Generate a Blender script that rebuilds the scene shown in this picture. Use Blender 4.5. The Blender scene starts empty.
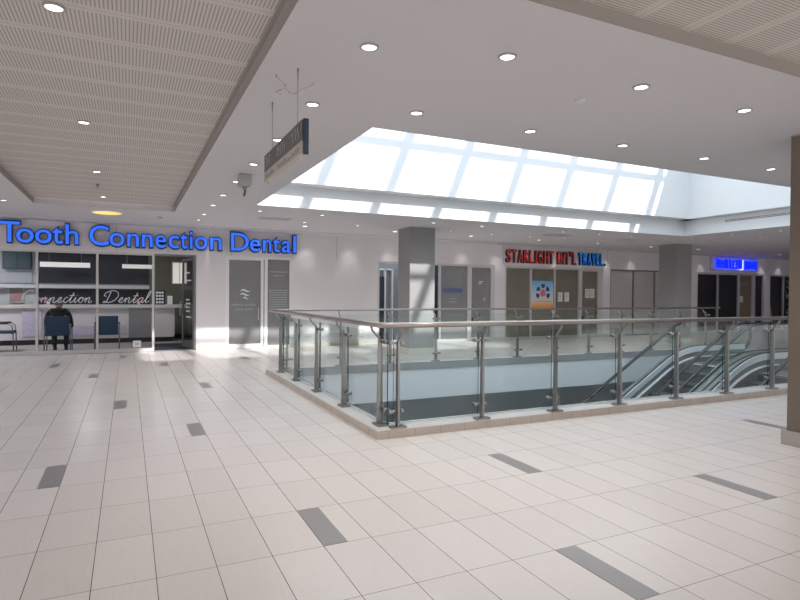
import bpy, bmesh, math, random
from mathutils import Vector, Matrix
random.seed(7)
S = bpy.context.scene
C = S.collection
PI = math.pi
# ------------------------------------------------------------------ materials
def new_mat(name):
    m = bpy.data.materials.new(name); m.use_nodes = True
    return m, m.node_tree.nodes, m.node_tree.links, m.node_tree.nodes['Principled BSDF']
def mat(name, col, rough=0.5, metal=0.0, var=0.06, scale=3.0, stretch=(1,1,1), spec=0.5, bump=0.0, emit=None, es=0.0):
    m, N, L, P = new_mat(name)
    tc = N.new('ShaderNodeTexCoord'); mp = N.new('ShaderNodeMapping'); mp.inputs['Scale'].default_value = stretch
    L.new(tc.outputs['Object'], mp.inputs['Vector'])
    nz = N.new('ShaderNodeTexNoise'); nz.inputs['Scale'].default_value = scale; nz.inputs['Detail'].default_value = 4
    L.new(mp.outputs[0], nz.inputs['Vector'])
    mx = N.new('ShaderNodeMix'); mx.data_type = 'RGBA'
    mx.inputs['A'].default_value = (*[c*(1-var) for c in col], 1); mx.inputs['B'].default_value = (*[min(1, c*(1+var)) for c in col], 1)
    L.new(nz.outputs['Fac'], mx.inputs['Factor']); L.new(mx.outputs['Result'], P.inputs['Base Color'])
    P.inputs['Roughness'].default_value = rough; P.inputs['Metallic'].default_value = metal
    P.inputs['Specular IOR Level'].default_value = spec
    if bump:
        b = N.new('ShaderNodeBump'); b.inputs['Strength'].default_value = bump; b.inputs['Distance'].default_value = 0.01
        L.new(nz.outputs['Fac'], b.inputs['Height']); L.new(b.outputs[0], P.inputs['Normal'])
    if emit:
        P.inputs['Emission Color'].default_value = (*emit, 1); P.inputs['Emission Strength'].default_value = es
    return m
def math_n(N, L, op, a, b=None, c=None):
    n = N.new('ShaderNodeMath'); n.operation = op
    for i, v in enumerate((a, b, c)):
        if v is None: continue
        if isinstance(v, (int, float)): n.inputs[i].default_value = v
        else: L.new(v, n.inputs[i])
    return n.outputs[0]
def glass(name, tint, refl=1.0, f0=.035, rough=0.0):
    m = bpy.data.materials.new(name); m.use_nodes = True
    N, L = m.node_tree.nodes, m.node_tree.links
    for n in list(N):
        if n.type != 'OUTPUT_MATERIAL': N.remove(n)
    out = [n for n in N if n.type == 'OUTPUT_MATERIAL'][0]
    t = N.new('ShaderNodeBsdfTransparent'); t.inputs[0].default_value = (*tint, 1)
    g = N.new('ShaderNodeBsdfGlossy'); g.inputs['Roughness'].default_value = rough
    g.inputs['Color'].default_value = (refl, refl, refl, 1)
    ge = N.new('ShaderNodeNewGeometry'); dt = N.new('ShaderNodeVectorMath'); dt.operation = 'DOT_PRODUCT'
    L.new(ge.outputs['Incoming'], dt.inputs[0]); L.new(ge.outputs['Normal'], dt.inputs[1])
    q = math_n(N, L, 'SUBTRACT', 1.0, math_n(N, L, 'ABSOLUTE', dt.outputs['Value']))
    fz = math_n(N, L, 'ADD', math_n(N, L, 'MULTIPLY', math_n(N, L, 'POWER', q, 5.0), 0.9), f0)
    mx = N.new('ShaderNodeMixShader')
    L.new(fz, mx.inputs[0]); L.new(t.outputs[0], mx.inputs[1]); L.new(g.outputs[0], mx.inputs[2])
    L.new(mx.outputs[0], out.inputs['Surface'])
    return m
def math_n(N, L, op, a, b=None, c=None):
    n = N.new('ShaderNodeMath'); n.operation = op
    for i, v in enumerate((a, b, c)):
        if v is None: continue
        if isinstance(v, (int, float)): n.inputs[i].default_value = v
        else: L.new(v, n.inputs[i])
    return n.outputs[0]
def floor_mat():
    m, N, L, P = new_mat('porcelain_floor_tile')
    geo = N.new('ShaderNodeNewGeometry'); sp = N.new('ShaderNodeSeparateXYZ'); L.new(geo.outputs['Position'], sp.inputs[0])
    M = lambda *a: math_n(N, L, *a)
    u = M('DIVIDE', M('SUBTRACT', sp.outputs[0], 0.136), 0.3); v = M('DIVIDE', M('SUBTRACT', sp.outputs[1], 1.98), 0.6)
    fu = M('FRACT', u); fv = M('FRACT', v)
    eu = M('MULTIPLY', M('MINIMUM', fu, M('SUBTRACT', 1.0, fu)), 0.3); ev = M('MULTIPLY', M('MINIMUM', fv, M('SUBTRACT', 1.0, fv)), 0.6)
    gu = M('LESS_THAN', eu, 0.0022); gv = M('LESS_THAN', ev, 0.0019)
    g = M('MAXIMUM', gu, M('MULTIPLY', gv, 0.95))
    cmb = N.new('ShaderNodeCombineXYZ'); L.new(M('FLOOR', u), cmb.inputs[0]); L.new(M('FLOOR', v), cmb.inputs[1])
    wn = N.new('ShaderNodeTexWhiteNoise'); wn.noise_dimensions = '3D'; L.new(cmb.outputs[0], wn.inputs['Vector'])
    mp = N.new('ShaderNodeMapping'); mp.inputs['Scale'].default_value = (160, 6, 1); L.new(geo.outputs['Position'], mp.inputs['Vector'])
    nz = N.new('ShaderNodeTexNoise'); nz.inputs['Scale'].default_value = 1.0; nz.inputs['Detail'].default_value = 3; L.new(mp.outputs[0], nz.inputs['Vector'])
    k = M('ADD', M('MULTIPLY', wn.outputs['Value'], 0.3), M('MULTIPLY', nz.outputs['Fac'], 0.75))
    mx = N.new('ShaderNodeMix'); mx.data_type = 'RGBA'
    mx.inputs['A'].default_value = (0.655, 0.605, 0.575, 1); mx.inputs['B'].default_value = (0.80, 0.75, 0.715, 1)
    L.new(k, mx.inputs['Factor'])
    m2 = N.new('ShaderNodeMix'); m2.data_type = 'RGBA'; L.new(g, m2.inputs['Factor']); L.new(mx.outputs['Result'], m2.inputs['A'])
    m2.inputs['B'].default_value = (0.14, 0.12, 0.11, 1)
    L.new(m2.outputs['Result'], P.inputs['Base Color'])
    P.inputs['Roughness'].default_value = 0.27
    P.inputs['Specular IOR Level'].default_value = 0.5
    return m
def slot_mat(name, col, pitch, band, phase, axis, duty=0.38, bandw=0.20):
    # perforated acoustic panel: rows of fine slots separated by plain bands
    m, N, L, P = new_mat(name)
    geo = N.new('ShaderNodeNewGeometry'); sp = N.new('ShaderNodeSeparateXYZ'); L.new(geo.outputs['Position'], sp.inputs[0])
    M = lambda *a: math_n(N, L, *a)
    a, b = (sp.outputs[0], sp.outputs[1]) if axis == 'Y' else (sp.outputs[1], sp.outputs[0])
    s = M('LESS_THAN', M('FRACT', M('DIVIDE', a, pitch)), duty)
    fb = M('FRACT', M('DIVIDE', M('SUBTRACT', b, phase), band))
    nb = M('MULTIPLY', M('GREATER_THAN', fb, bandw/2), M('LESS_THAN', fb, 1-bandw/2))
    joint = M('LESS_THAN', M('ABSOLUTE', M('SUBTRACT', M('FRACT', M('ADD', fb, 0.5)), 0.5)), 0.008)
    f = M('MAXIMUM', M('MULTIPLY', s, nb), M('MULTIPLY', joint, 0.6))
    mx = N.new('ShaderNodeMix'); mx.data_type = 'RGBA'; L.new(f, mx.inputs['Factor'])
    mx.inputs['A'].default_value = (*col, 1); mx.inputs['B'].default_value = (*[c*0.58 for c in col], 1)
    L.new(mx.outputs['Result'], P.inputs['Base Color']); P.inputs['Roughness'].default_value = 0.8
    return m
def poster_mat():
    m, N, L, P = new_mat('printed_poster')
    tc = N.new('ShaderNodeTexCoord'); sp = N.new('ShaderNodeSeparateXYZ'); L.new(tc.outputs['Generated'], sp.inputs[0])
    r = N.new('ShaderNodeValToRGB'); L.new(sp.outputs[2], r.inputs[0])
    e = r.color_ramp.elements; e[0].position = 0.0; e[0].color = (0.75, 0.22, 0.06, 1); e[1].position = 1.0; e[1].color = (0.16, 0.42, 0.72, 1)
    for p, c in ((0.13, (0.85, 0.40, 0.12, 1)), (0.26, (0.75, 0.62, 0.50, 1)), (0.5, (0.55, 0.68, 0.80, 1))):
        q = e.new(p); q.color = c
    L.new(r.outputs[0], P.inputs['Base Color']); P.inputs['Roughness'].default_value = 0.4
    return m
def stripes(name, c1, c2, pitch, axis=2, duty=0.15, rough=0.6):
    m, N, L, P = new_mat(name)
    geo = N.new('ShaderNodeNewGeometry'); sp = N.new('ShaderNodeSeparateXYZ'); L.new(geo.outputs['Position'], sp.inputs[0])
    f = math_n(N, L, 'LESS_THAN', math_n(N, L, 'FRACT', math_n(N, L, 'DIVIDE', sp.outputs[axis], pitch)), duty)
    mx = N.new('ShaderNodeMix'); mx.data_type = 'RGBA'; L.new(f, mx.inputs['Factor'])
    mx.inputs['A'].default_value = (*c1, 1); mx.inputs['B'].default_value = (*c2, 1)
    L.new(mx.outputs['Result'], P.inputs['Base Color']); P.inputs['Roughness'].default_value = rough
    return m
M = dict(
 floor=floor_mat(),
 inlay=mat('grey_inlay_tile', (0.29, 0.275, 0.27), 0.3, stretch=(60, 4, 1), var=0.15),
 ceil=mat('ceiling_paint', (0.63, 0.605, 0.62), 0.8, var=0.01),
 wall=mat('wall_paint', (0.74, 0.71, 0.725), 0.55, var=0.02, scale=1),
 base=mat('stone_base', (0.62, 0.57, 0.50), 0.4, var=0.06),
 plinth=mat('column_plinth', (0.40, 0.35, 0.32), 0.45, var=0.06),
 well=mat('well_paint', (0.76, 0.77, 0.78), 0.7, var=0.01),
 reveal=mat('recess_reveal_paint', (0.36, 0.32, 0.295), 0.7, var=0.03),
 slotL=slot_mat('slotted_panel_walkway', (0.63, 0.58, 0.54), 0.0232, 0.44, 3.5, 'Y'),
 slotR=slot_mat('slotted_panel_corner', (0.63, 0.58, 0.54), 0.0232, 0.407, 2.78, 'X'),
 steel=mat('brushed_steel', (0.30, 0.285, 0.27), 0.30, 0.9, var=0.1, scale=20),
 steel_dk=mat('dull_steel', (0.36, 0.35, 0.34), 0.38, 0.85, var=0.1, scale=20),
 rail=mat('handrail_steel', (0.42, 0.37, 0.34), 0.28, 0.9, var=0.08, scale=20),
 alu=mat('aluminium_frame', (0.60, 0.58, 0.57), 0.4, 0.35, var=0.03),
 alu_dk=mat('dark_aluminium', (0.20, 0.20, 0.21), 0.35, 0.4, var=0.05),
 white=mat('white_enamel', (0.80, 0.80, 0.80), 0.4, var=0.01),
 curb=mat('curb_tile', (0.48, 0.41, 0.355), 0.45, var=0.12, scale=5),
 curbtop=mat('curb_top_tile', (0.64, 0.62, 0.60), 0.4, var=0.06),
 fascia=mat('slab_fascia_white', (0.90, 0.91, 0.93), 0.6, var=0.01),
 channel=mat('edge_channel', (0.42, 0.42, 0.42), 0.5, 0.3, var=0.05),
 lower=mat('lower_wall_grey', (0.62, 0.66, 0.68), 0.7, var=0.05),
 column=mat('column_grey', (0.27, 0.265, 0.26), 0.45, var=0.03),
 column_br=mat('column_taupe', (0.17, 0.13, 0.10), 0.5, var=0.04),
 rglass=glass('rail_glass', (0.935, 0.965, 0.958), 0.8, .025),
 wglass=glass('shop_glass', (0.95, 0.955, 0.96), 0.5, .007),
 edge=mat('glass_edge', (0.02, 0.07, 0.08), 0.15, var=0.05),
 sky=glass('roof_glass', (0.97, 0.98, 0.99), 0.3),
 blue=mat('blue_sign_face', (0.01, 0.08, 0.6), 0.3, emit=(0.025, 0.15, 0.86), es=.85),
 bluedk=mat('blue_sign_side', (0.0, 0.02, 0.16), 0.4),
 red=mat('red_sign_face', (0.45, 0.035, 0.03), 0.4, emit=(0.9, 0.05, 0.04), es=0.10),
 reddk=mat('sign_side_dark', (0.06, 0.02, 0.03), 0.5),
 tblue=mat('travel_blue_face', (0.01, 0.10, 0.38), 0.4, emit=(0.0, 0.28, 0.9), es=0.30),
 neon=mat('neon_blue_face', (0.0, 0.01, 0.5), 0.3, emit=(0.0, 0.008, 1.0), es=2.2),
 neonw=mat('neon_white_face', (0.5, 0.5, 0.8), 0.3, emit=(0.7, 0.7, 1.0), es=1.0),
 frost=mat('frosted_grey_film', (0.21, 0.21, 0.215), 0.25, var=0.05, spec=0.5),
 decal=mat('white_vinyl', (0.72, 0.74, 0.76), 0.5, var=0.02),
 decal_dim=mat('pale_grey_vinyl', (0.42, 0.43, 0.44), 0.5, var=0.02),
 decal_blue=mat('blue_vinyl', (0.06, 0.13, 0.36), 0.5),
 decal_dk=mat('dark_vinyl', (0.02, 0.03, 0.05), 0.5),
 paper_br=mat('brown_kraft_paper', (0.27, 0.225, 0.18), 0.75, var=0.18, scale=1.6),
 shutter=stripes('pale_slatted_shutter', (0.52, 0.48, 0.465), (0.40, 0.37, 0.36), 0.08, 2, 0.12),
 blackshut=stripes('black_slatted_shutter', (0.012, 0.012, 0.014), (0.03, 0.03, 0.032), 0.09, 2, 0.2),
 black=mat('black_interior', (0.012, 0.013, 0.018), 0.5),
 wood=mat('oak_door', (0.21, 0.155, 0.09), 0.5, var=0.2, scale=2, stretch=(20, 1, 1)),
 paper=mat('white_paper', (0.75, 0.75, 0.74), 0.7),
 print_grey=mat('grey_print', (0.30, 0.30, 0.31), 0.7),
 poster=poster_mat(),
 badge=mat('poster_badge_blue', (0.015, 0.06, 0.16), 0.5),
 pink=mat('poster_pink', (0.75, 0.16, 0.18), 0.5),
 petal=mat('magenta_petal', (0.50, 0.06, 0.38), 0.6),
 navy=mat('navy_wall', (0.010, 0.014, 0.028), 0.5, var=0.2, scale=1.0),
 teal=mat('teal_panel', (0.015, 0.05, 0.068), 0.5),
 palewall=mat('pale_interior_wall', (0.55, 0.56, 0.58), 0.6, var=0.03),
 greenwall=mat('olive_interior_wall', (0.15, 0.15, 0.115), 0.6, var=0.15),
 counter=mat('counter_white', (0.60, 0.58, 0.60), 0.4, var=0.05),
 stone=mat('lilac_split_stone', (0.48, 0.44, 0.56), 0.7, var=0.35, scale=22, bump=0.4),
 intfloor=mat('interior_floor', (0.30, 0.27, 0.26), 0.5, var=0.08),
 matdk=mat('entrance_mat', (0.012, 0.015, 0.03), 0.9, var=0.3, scale=30),
 chairblue=mat('navy_upholstery', (0.010, 0.045, 0.10), 0.7, var=0.1, scale=8),
 chairframe=mat('chair_frame_grey', (0.22, 0.22, 0.23), 0.35, 0.7),
 blackpl=mat('black_plastic', (0.015, 0.015, 0.017), 0.5),
 cloth=mat('black_shirt', (0.012, 0.010, 0.012), 0.85, var=0.2, scale=10),
 jeans=mat('dark_trousers', (0.014, 0.018, 0.032), 0.85, var=0.2, scale=12),
 skin=mat('skin', (0.42, 0.27, 0.20), 0.5, var=0.05),
 hair=mat('greying_hair', (0.10, 0.09, 0.09), 0.7, var=0.3, scale=30),
 signgrey=mat('sign_charcoal', (0.13, 0.128, 0.125), 0.5, var=0.04),
 signtan=mat('sign_tan', (0.52, 0.46, 0.40), 0.5, var=0.04),
 signend=mat('sign_end_navy', (0.012, 0.028, 0.045), 0.35),
 greybox=mat('grey_plastic_box', (0.38, 0.38, 0.36), 0.5),
 yellow=mat('yellow_lamp', (0.8, 0.6, 0.2), 0.5, emit=(1.0, 0.70, 0.20), es=0.85),
 lamp=mat('lamp_lens', (0.9, 0.9, 0.9), 0.3, emit=(1.0, 0.96, 0.9), es=4.0),
 lampbar=mat('light_bar', (0.8, 0.8, 0.78), 0.4, emit=(1.0, 0.95, 0.88), es=0.28),
 fill_lens=mat('added_fill_lens', (0.9, 0.9, 0.9), 0.3, emit=(1.0, 0.97, 0.95), es=8.0),  # glow of the unseen panels added in the dental ceiling
 winlit=mat('lit_inner_window', (0.8, 0.8, 0.75), 0.4, emit=(1.0, 0.98, 0.9), es=0.40),
 tread=stripes('escalator_tread', (0.10, 0.11, 0.115), (0.03, 0.03, 0.035), 0.02, 1, 0.4, 0.4),
 rubber=mat('handrail_rubber', (0.012, 0.014, 0.017), 0.35),
 skirt=mat('skirt_satin_steel', (0.80, 0.84, 0.87), 0.35, 0.1, var=0.05),
 truss=mat('escalator_cladding', (0.33, 0.34, 0.34), 0.45, 0.5, var=0.05),
 vent=mat('vent_grey', (0.56, 0.56, 0.58), 0.6),
 flower=mat('red_flowers', (0.4, 0.08, 0.05), 0.7, var=0.4, scale=20),
)
# ------------------------------------------------------------------ mesh helpers
class MB:
    def __init__(s): s.bm = bmesh.new(); s.mi = 0
    def _f(s, vs, smooth=False):
        try:
            f = s.bm.faces.new(vs); f.material_index = s.mi; f.smooth = smooth
        except ValueError: pass
    def box(s, x0, x1, y0, y1, z0, z1):
        v = [s.bm.verts.new((x, y, z)) for x in (x0, x1) for y in (y0, y1) for z in (z0, z1)]
        for q in ((0,1,3,2),(4,6,7,5),(0,4,5,1),(2,3,7,6),(0,2,6,4),(1,5,7,3)): s._f([v[i] for i in q])
        return s
    def quad(s, *p): s._f([s.bm.verts.new(q) for q in p]); return s
    def prism(s, pts, axis, a, b):
        def mk(p, t): return {0: (t, p[0], p[1]), 1: (p[0], t, p[1]), 2: (p[0], p[1], t)}[axis]
        A = [s.bm.verts.new(mk(p, a)) for p in pts]; B = [s.bm.verts.new(mk(p, b)) for p in pts]; n = len(pts)
        s._f(A); s._f(B[::-1])
        for i in range(n): s._f([A[i], B[i], B[(i+1) % n], A[(i+1) % n]])
        return s
    def strip(s, lo, hi, axis, a, b):
        # solid between two equally long polylines lo/hi in a plane, thickness a..b
        for i in range(len(lo)-1): s.prism([lo[i], lo[i+1], hi[i+1], hi[i]], axis, a, b)
        return s
    def tube(s, pts, r, n=8, cap=True, closed=False):
        pts = [Vector(p) for p in pts]; rings = []
        rr = r if isinstance(r, (list, tuple)) else [r]*len(pts)
        up = None
        for i, p in enumerate(pts):
            if closed: d = pts[(i+1) % len(pts)] - pts[i-1]
            else: d = (pts[min(i+1, len(pts)-1)] - pts[max(i-1, 0)])
            d.normalize()
            if up is None: up = Vector((0,0,1)) if abs(d.z) < 0.9 else Vector((1,0,0))
            a = d.cross(up)
            if a.length < 1e-4: a = d.orthogonal()
            a.normalize(); b = a.cross(d).normalized(); up = b
            rings.append([s.bm.verts.new(p + a*math.cos(2*PI*k/n)*rr[i] + b*math.sin(2*PI*k/n)*rr[i]) for k in range(n)])
        m = len(rings)
        for i in range(m if closed else m-1):
            A, B = rings[i], rings[(i+1) % m]
            for k in range(n): s._f([A[k], A[(k+1) % n], B[(k+1) % n], B[k]], True)
        if cap and not closed: s._f(rings[0][::-1]); s._f(rings[-1])
        return s
    def lathe(s, prof, cx, cy, cz, n=20, smooth=True):
        rings = [[s.bm.verts.new((cx+r*math.cos(2*PI*k/n), cy+r*math.sin(2*PI*k/n), cz+z)) for k in range(n)] for r, z in prof]
        for A, B in zip(rings, rings[1:]):
            for k in range(n): s._f([A[k], A[(k+1) % n], B[(k+1) % n], B[k]], smooth)
        if prof[0][0] > 1e-4: s._f(rings[0][::-1])
        if prof[-1][0] > 1e-4: s._f(rings[-1])
        return s
    def disc(s, r, cx, cy, cz, n=20):
        s._f([s.bm.verts.new((cx+r*math.cos(2*PI*k/n), cy+r*math.sin(2*PI*k/n), cz)) for k in range(n)]); return s
    def ell(s, c, rx, ry, rz, n=14, m=9):
        prof = []
        rings = []
        for j in range(1, m):
            t = PI*j/m
            rings.append([s.bm.verts.new((c[0]+rx*math.sin(t)*math.cos(2*PI*k/n), c[1]+ry*math.sin(t)*math.sin(2*PI*k/n), c[2]+rz*math.cos(t))) for k in range(n)])
        top = s.bm.verts.new((c[0], c[1], c[2]+rz)); bot = s.bm.verts.new((c[0], c[1], c[2]-rz))
        for k in range(n): s._f([top, rings[0][k], rings[0][(k+1) % n]], True); s._f([bot, rings[-1][(k+1) % n], rings[-1][k]], True)
        for A, B in zip(rings, rings[1:]):
            for k in range(n): s._f([A[k], B[k], B[(k+1) % n], A[(k+1) % n]], True)
        return s
    def sweep_xz(s, path, y0, y1, h):
        # ribbon of height h (normal offset) following an XZ path
        n = len(path); lo = []; hi = []
        for i, p in enumerate(path):
            a = path[max(i-1, 0)]; b = path[min(i+1, n-1)]
            d = Vector((b[0]-a[0], b[1]-a[1])).normalized(); nn = Vector((-d.y, d.x))
            lo.append((p[0]-nn.x*h/2, p[1]-nn.y*h/2)); hi.append((p[0]+nn.x*h/2, p[1]+nn.y*h/2))
        R = [[s.bm.verts.new((lo[i][0], y0, lo[i][1])), s.bm.verts.new((hi[i][0], y0, hi[i][1])), s.bm.verts.new((hi[i][0], y1, hi[i][1])), s.bm.verts.new((lo[i][0], y1, lo[i][1]))] for i in range(n)]
        for A, B in zip(R, R[1:]):
            for k in range(4): s._f([A[k], A[(k+1) % 4], B[(k+1) % 4], B[k]], k in (0, 1, 2, 3))
        s._f(R[0]); s._f(R[-1][::-1])
        return s
    def build(s, name, m, parent=None, loc=None, bevel=0, fix=True):
        if fix: bmesh.ops.recalc_face_normals(s.bm, faces=s.bm.faces)
        me = bpy.data.meshes.new(name)
        s.bm.to_mesh(me); s.bm.free()
        for q in (m if isinstance(m, (list, tuple)) else [m]): me.materials.append(M[q] if isinstance(q, str) else q)
        o = bpy.data.objects.new(name, me); C.objects.link(o)
        if parent: o.parent = parent
        if loc: o.location = loc
        if bevel:
            b = o.modifiers.new('bevel', 'BEVEL'); b.width = bevel; b.segments = 2; b.limit_method = 'ANGLE'
        return o
def tag(o, label=None, cat=None, group=None, kind=None):
    if label: o['label'] = label
    if cat: o['category'] = cat
    if group: o['group'] = group
    if kind: o['kind'] = kind
    return o
def empty(name, loc=(0,0,0), rz=0, **k):
    o = bpy.data.objects.new(name, None); C.objects.link(o); o.location = loc; o.rotation_euler = (0, 0, rz); o.empty_display_size = 0.1
    return tag(o, **k)
def struct(o): o['kind'] = 'structure'; return o
def copy_tree(o, parent=None):
    c = o.copy(); C.objects.link(c)
    if parent: c.parent = parent
    for ch in list(o.children): copy_tree(ch, c)
    return c
ORD = ['first','second','third','fourth','fifth','sixth','seventh','eighth','ninth','tenth','eleventh','twelfth','thirteenth','fourteenth','fifteenth','sixteenth','seventeenth','eighteenth','nineteenth','twentieth']
def text_bm(txt, extrude=0.0, offset=0.0, shear=0.0, space=1.0):
    cu = bpy.data.curves.new('t', 'FONT'); cu.body = txt; cu.extrude = extrude; cu.offset = offset; cu.shear = shear; cu.space_character = space
    cu.resolution_u = 6
    o = bpy.data.objects.new('t', cu); C.objects.link(o)
    bpy.context.view_layer.update()
    me = bpy.data.meshes.new_from_object(o.evaluated_get(bpy.context.evaluated_depsgraph_get()))
    C.objects.unlink(o); bpy.data.objects.remove(o)
    return me
def text_obj(name, txt, x0, x1, z0, zc, y, mats, parent=None, depth=0.05, offset=0.0, shear=0.0, ref=None):
    """letters in an XZ plane facing -Y. x0..x1 = ink extents, z0 baseline, zc = cap top"""
    cap = text_bm('T'); capz = max(v.co.y for v in cap.vertices)
    me = text_bm(txt, 0.5 if depth else 0, offset, shear)
    xs = [v.co.x for v in me.vertices]; a, b = min(xs), max(xs)
    sz = (zc-z0)/capz
    for v in me.vertices:
        x, yy, zz = v.co
        v.co = (x0+(x-a)/(b-a)*(x1-x0), y-zz*depth, z0+yy*sz)
    me.name = name; me.materials.clear()
    for q in mats: me.materials.append(M[q])
    if len(mats) > 1:
        for p in me.polygons:
            p.material_index = 0 if abs(p.normal.y) > 0.9 or (p.normal.length < .1) else 1
        me.update()
        # recompute by geometry: face is front when all verts share y
        for p in me.polygons:
            ys = [me.vertices[i].co.y for i in p.vertices]
            p.material_index = 0 if max(ys)-min(ys) < 1e-5 else 1
    o = bpy.data.objects.new(name, me); C.objects.link(o)
    if parent: o.parent = parent
    return o
H = 3.08
YW = 15.3
# ------------------------------------------------------------------ setting: floor, ceiling, walls
def rect_grid(mb, xs, ys, z, holes, flip=False):
    for i in range(len(xs)-1):
        for j in range(len(ys)-1):
            cx, cy = (xs[i]+xs[i+1])/2, (ys[j]+ys[j+1])/2
            if any(h[0] < cx < h[1] and h[2] < cy < h[3] for h in holes): continue
            mb.quad((xs[i], ys[j], z), (xs[i+1], ys[j], z), (xs[i+1], ys[j+1], z), (xs[i], ys[j+1], z))
VX0, VX1, VY0, VY1 = 2.42, 14.6, 5.42, 10.3
mb = MB()
for (a, b, c, d) in ((-9, 31, -7, VY0), (-9, VX0, VY0, VY1), (VX1, 31, VY0, VY1), (-9, 31, VY1, 15.2), (11.05, VX1, VY0, 8.95)):
    mb.box(a, b, c, d, -0.3, 0)
struct(mb.build('floor', 'floor'))
mb = MB().box(-1, 20, 3, 14.5, -4.5, -4.2); struct(mb.build('floor_lower', 'lower'))
# grey inlay tiles
mb = MB()
for (x, y) in ((1.036,3.18),(.586,6.18),(-.614,4.98),(-.164,7.98),(2.236,1.98),(2.986,3.78),(4.186,2.58),(6.586,3.78),
               (-.614,10.98),(-1.364,12.78),(.586,12.18),(1.036,9.18),(-1.814,9.78),(2.286,12.78),(-.164,14.0),(-1.364,7.98-1.2),
               (5.5,12.8),(7.9,12.2),(9.4,13.4),(11.5,12.2),(13.3,12.8),(4.7,11.6),(3.6,13.4),(16.7,9.8),(1.2,0.78),(5.4,.78),(-3.2,12.2),(-3.9,14.0)):
    mb.box(x+.002, x+.15, y+.002, y+.598, -0.01, 0.0012)
struct(mb.build('trim_1', 'inlay'))
# ceiling
WX0, WX1, WY0, WY1 = 2.13, 13.52, 5.12, 10.6
WY1 = 10.62
LX0, LX1, LY1 = -1.57, .84, 12.33
RX0, RX1, RY1 = 1.3, 12.0, 2.53
mb = MB()
xs = sorted([-9, LX0, LX1, RX0, WX0, RX1, WX1, 31]); ys = sorted([-7, -3, RY1, WY0, WY1, LY1, 15.5])
rect_grid(mb, xs, ys, H, [(WX0, WX1, WY0, WY1), (LX0, LX1, -7, LY1), (RX0, RX1, -3, RY1)])
struct(mb.build('ceiling', 'ceil'))
mb = MB(); rect_grid(mb, [LX0-.02, LX1-.04], [-7, LY1-.03], H+.10, []); struct(mb.build('ceiling_walkway_panel', 'slotL'))
mb = MB(); rect_grid(mb, [RX0-.02, RX1+.02], [-3.02, RY1+.02], H+.085, []); struct(mb.build('ceiling_corner_panel', 'slotR'))
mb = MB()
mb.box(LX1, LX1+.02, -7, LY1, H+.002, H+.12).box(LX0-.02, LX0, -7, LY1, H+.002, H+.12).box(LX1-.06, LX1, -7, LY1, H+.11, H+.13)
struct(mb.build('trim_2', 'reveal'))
struct(MB().box(LX0, LX1, LY1, LY1+.02, H+.002, H+.12).box(LX0, LX1, LY1-.05, LY1, H+.11, H+.13).build('trim_9', 'ceil'))
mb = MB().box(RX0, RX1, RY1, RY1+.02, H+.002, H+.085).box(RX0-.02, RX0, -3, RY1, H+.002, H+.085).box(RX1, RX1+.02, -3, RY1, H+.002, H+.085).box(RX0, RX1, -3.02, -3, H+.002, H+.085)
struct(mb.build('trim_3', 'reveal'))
# shallow ceiling joint near the shopfront wall
struct(MB().box(-9, 31, 14.62, 14.66, H-.018, H+.01).build('trim_4', 'ceil'))
# skylight well
LZ = 3.49
WYU = 10.27
TOPN, TOPF = 4.43, 6.05
mb = MB()
mb.box(WX0-.2, WX1+.2, WY1, WY1+.2, H+.002, LZ).box(WX0-.2, WX1+.2, WYU, WY1+.2, LZ, TOPF+.3)
struct(mb.build('wall_well_far', 'well'))
mb = MB(); mb.box(WX1, WX1+.2, WY0-.2, WY1, H+.002, LZ)
mb.prism([(WY0-.2, LZ), (WY1, LZ), (WY1, TOPF+.25), (WY0-.2, TOPN+.05)], 0, WX1-.25, WX1+.2)
struct(mb.build('wall_well_right', 'well'))
mb = MB().prism([(WY0-.2, H+.002), (WY1, H+.002), (WY1, TOPF+.25), (WY0-.2, TOPN+.05)], 0, WX0-.2, WX0)
struct(mb.build('wall_well_left', 'well'))
mb = MB().box(WX0-.2, WX1+.2, WY0-.2, WY0, H+.002, TOPN); struct(mb.build('wall_well_near', 'well'))
# glazed roof of the well (rafters, purlins, glass): this is what throws the shadow pattern
def zr(y): return TOPN+.02+(y-WY0)*.3
roof = empty('window_1', (WX0, WY0, TOPN)); struct(roof)
def inroof(o): o.parent = roof; o.matrix_parent_inverse = Matrix.Translation((-WX0, -WY0, -TOPN)); return o
for k in range(9):
    x = 1.38+1.42*k
    if x < WX0: continue
    mb = MB().prism([(WY0-.1, zr(WY0-.1)), (WY1, zr(WY1)), (WY1, zr(WY1)+.1), (WY0-.1, zr(WY0-.1)+.1)], 0, x-.095, x+.095)
    inroof(mb.build('rafter', 'white'))
for y in (6.62, 8.37, 10.1):
    mb = MB().box(WX0, WX1, y-.095, y+.095, zr(y)+.01, zr(y)+.09); inroof(mb.build('purlin', 'white'))
mb = MB().prism([(WY0-.1, zr(WY0-.1)+.01), (WY1, zr(WY1)+.01), (WY1, zr(WY1)+.09), (WY0-.1, zr(WY0-.1)+.09)], 0, 12.98, WX1+.1); inroof(mb.build('added_sun_blocker', 'white'))  # unseen opaque strip added to cut off the sun at the right end
mb = MB().prism([(WY0-.1, zr(WY0-.1)+.11), (WY1, zr(WY1)+.11), (WY1, zr(WY1)+.13), (WY0-.1, zr(WY0-.1)+.13)], 0, WX0-.1, WX1+.1)
inroof(mb.build('glazing', 'sky'))
# air slot in the right face of the well
e = empty('air_slot_diffuser', (WX1, 8.0, 3.36), label='long twin-slot air diffuser in the right side of the skylight well', cat='air vent')
MB().box(-.006, 0, -2.6, 1.5, -.035, .035).build('frame', 'white', e)
MB().box(-.012, -.004, -2.55, 1.45, .006, .026).box(-.012, -.004, -2.55, 1.45, -.026, -.006).build('slot', 'alu_dk', e)
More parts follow.
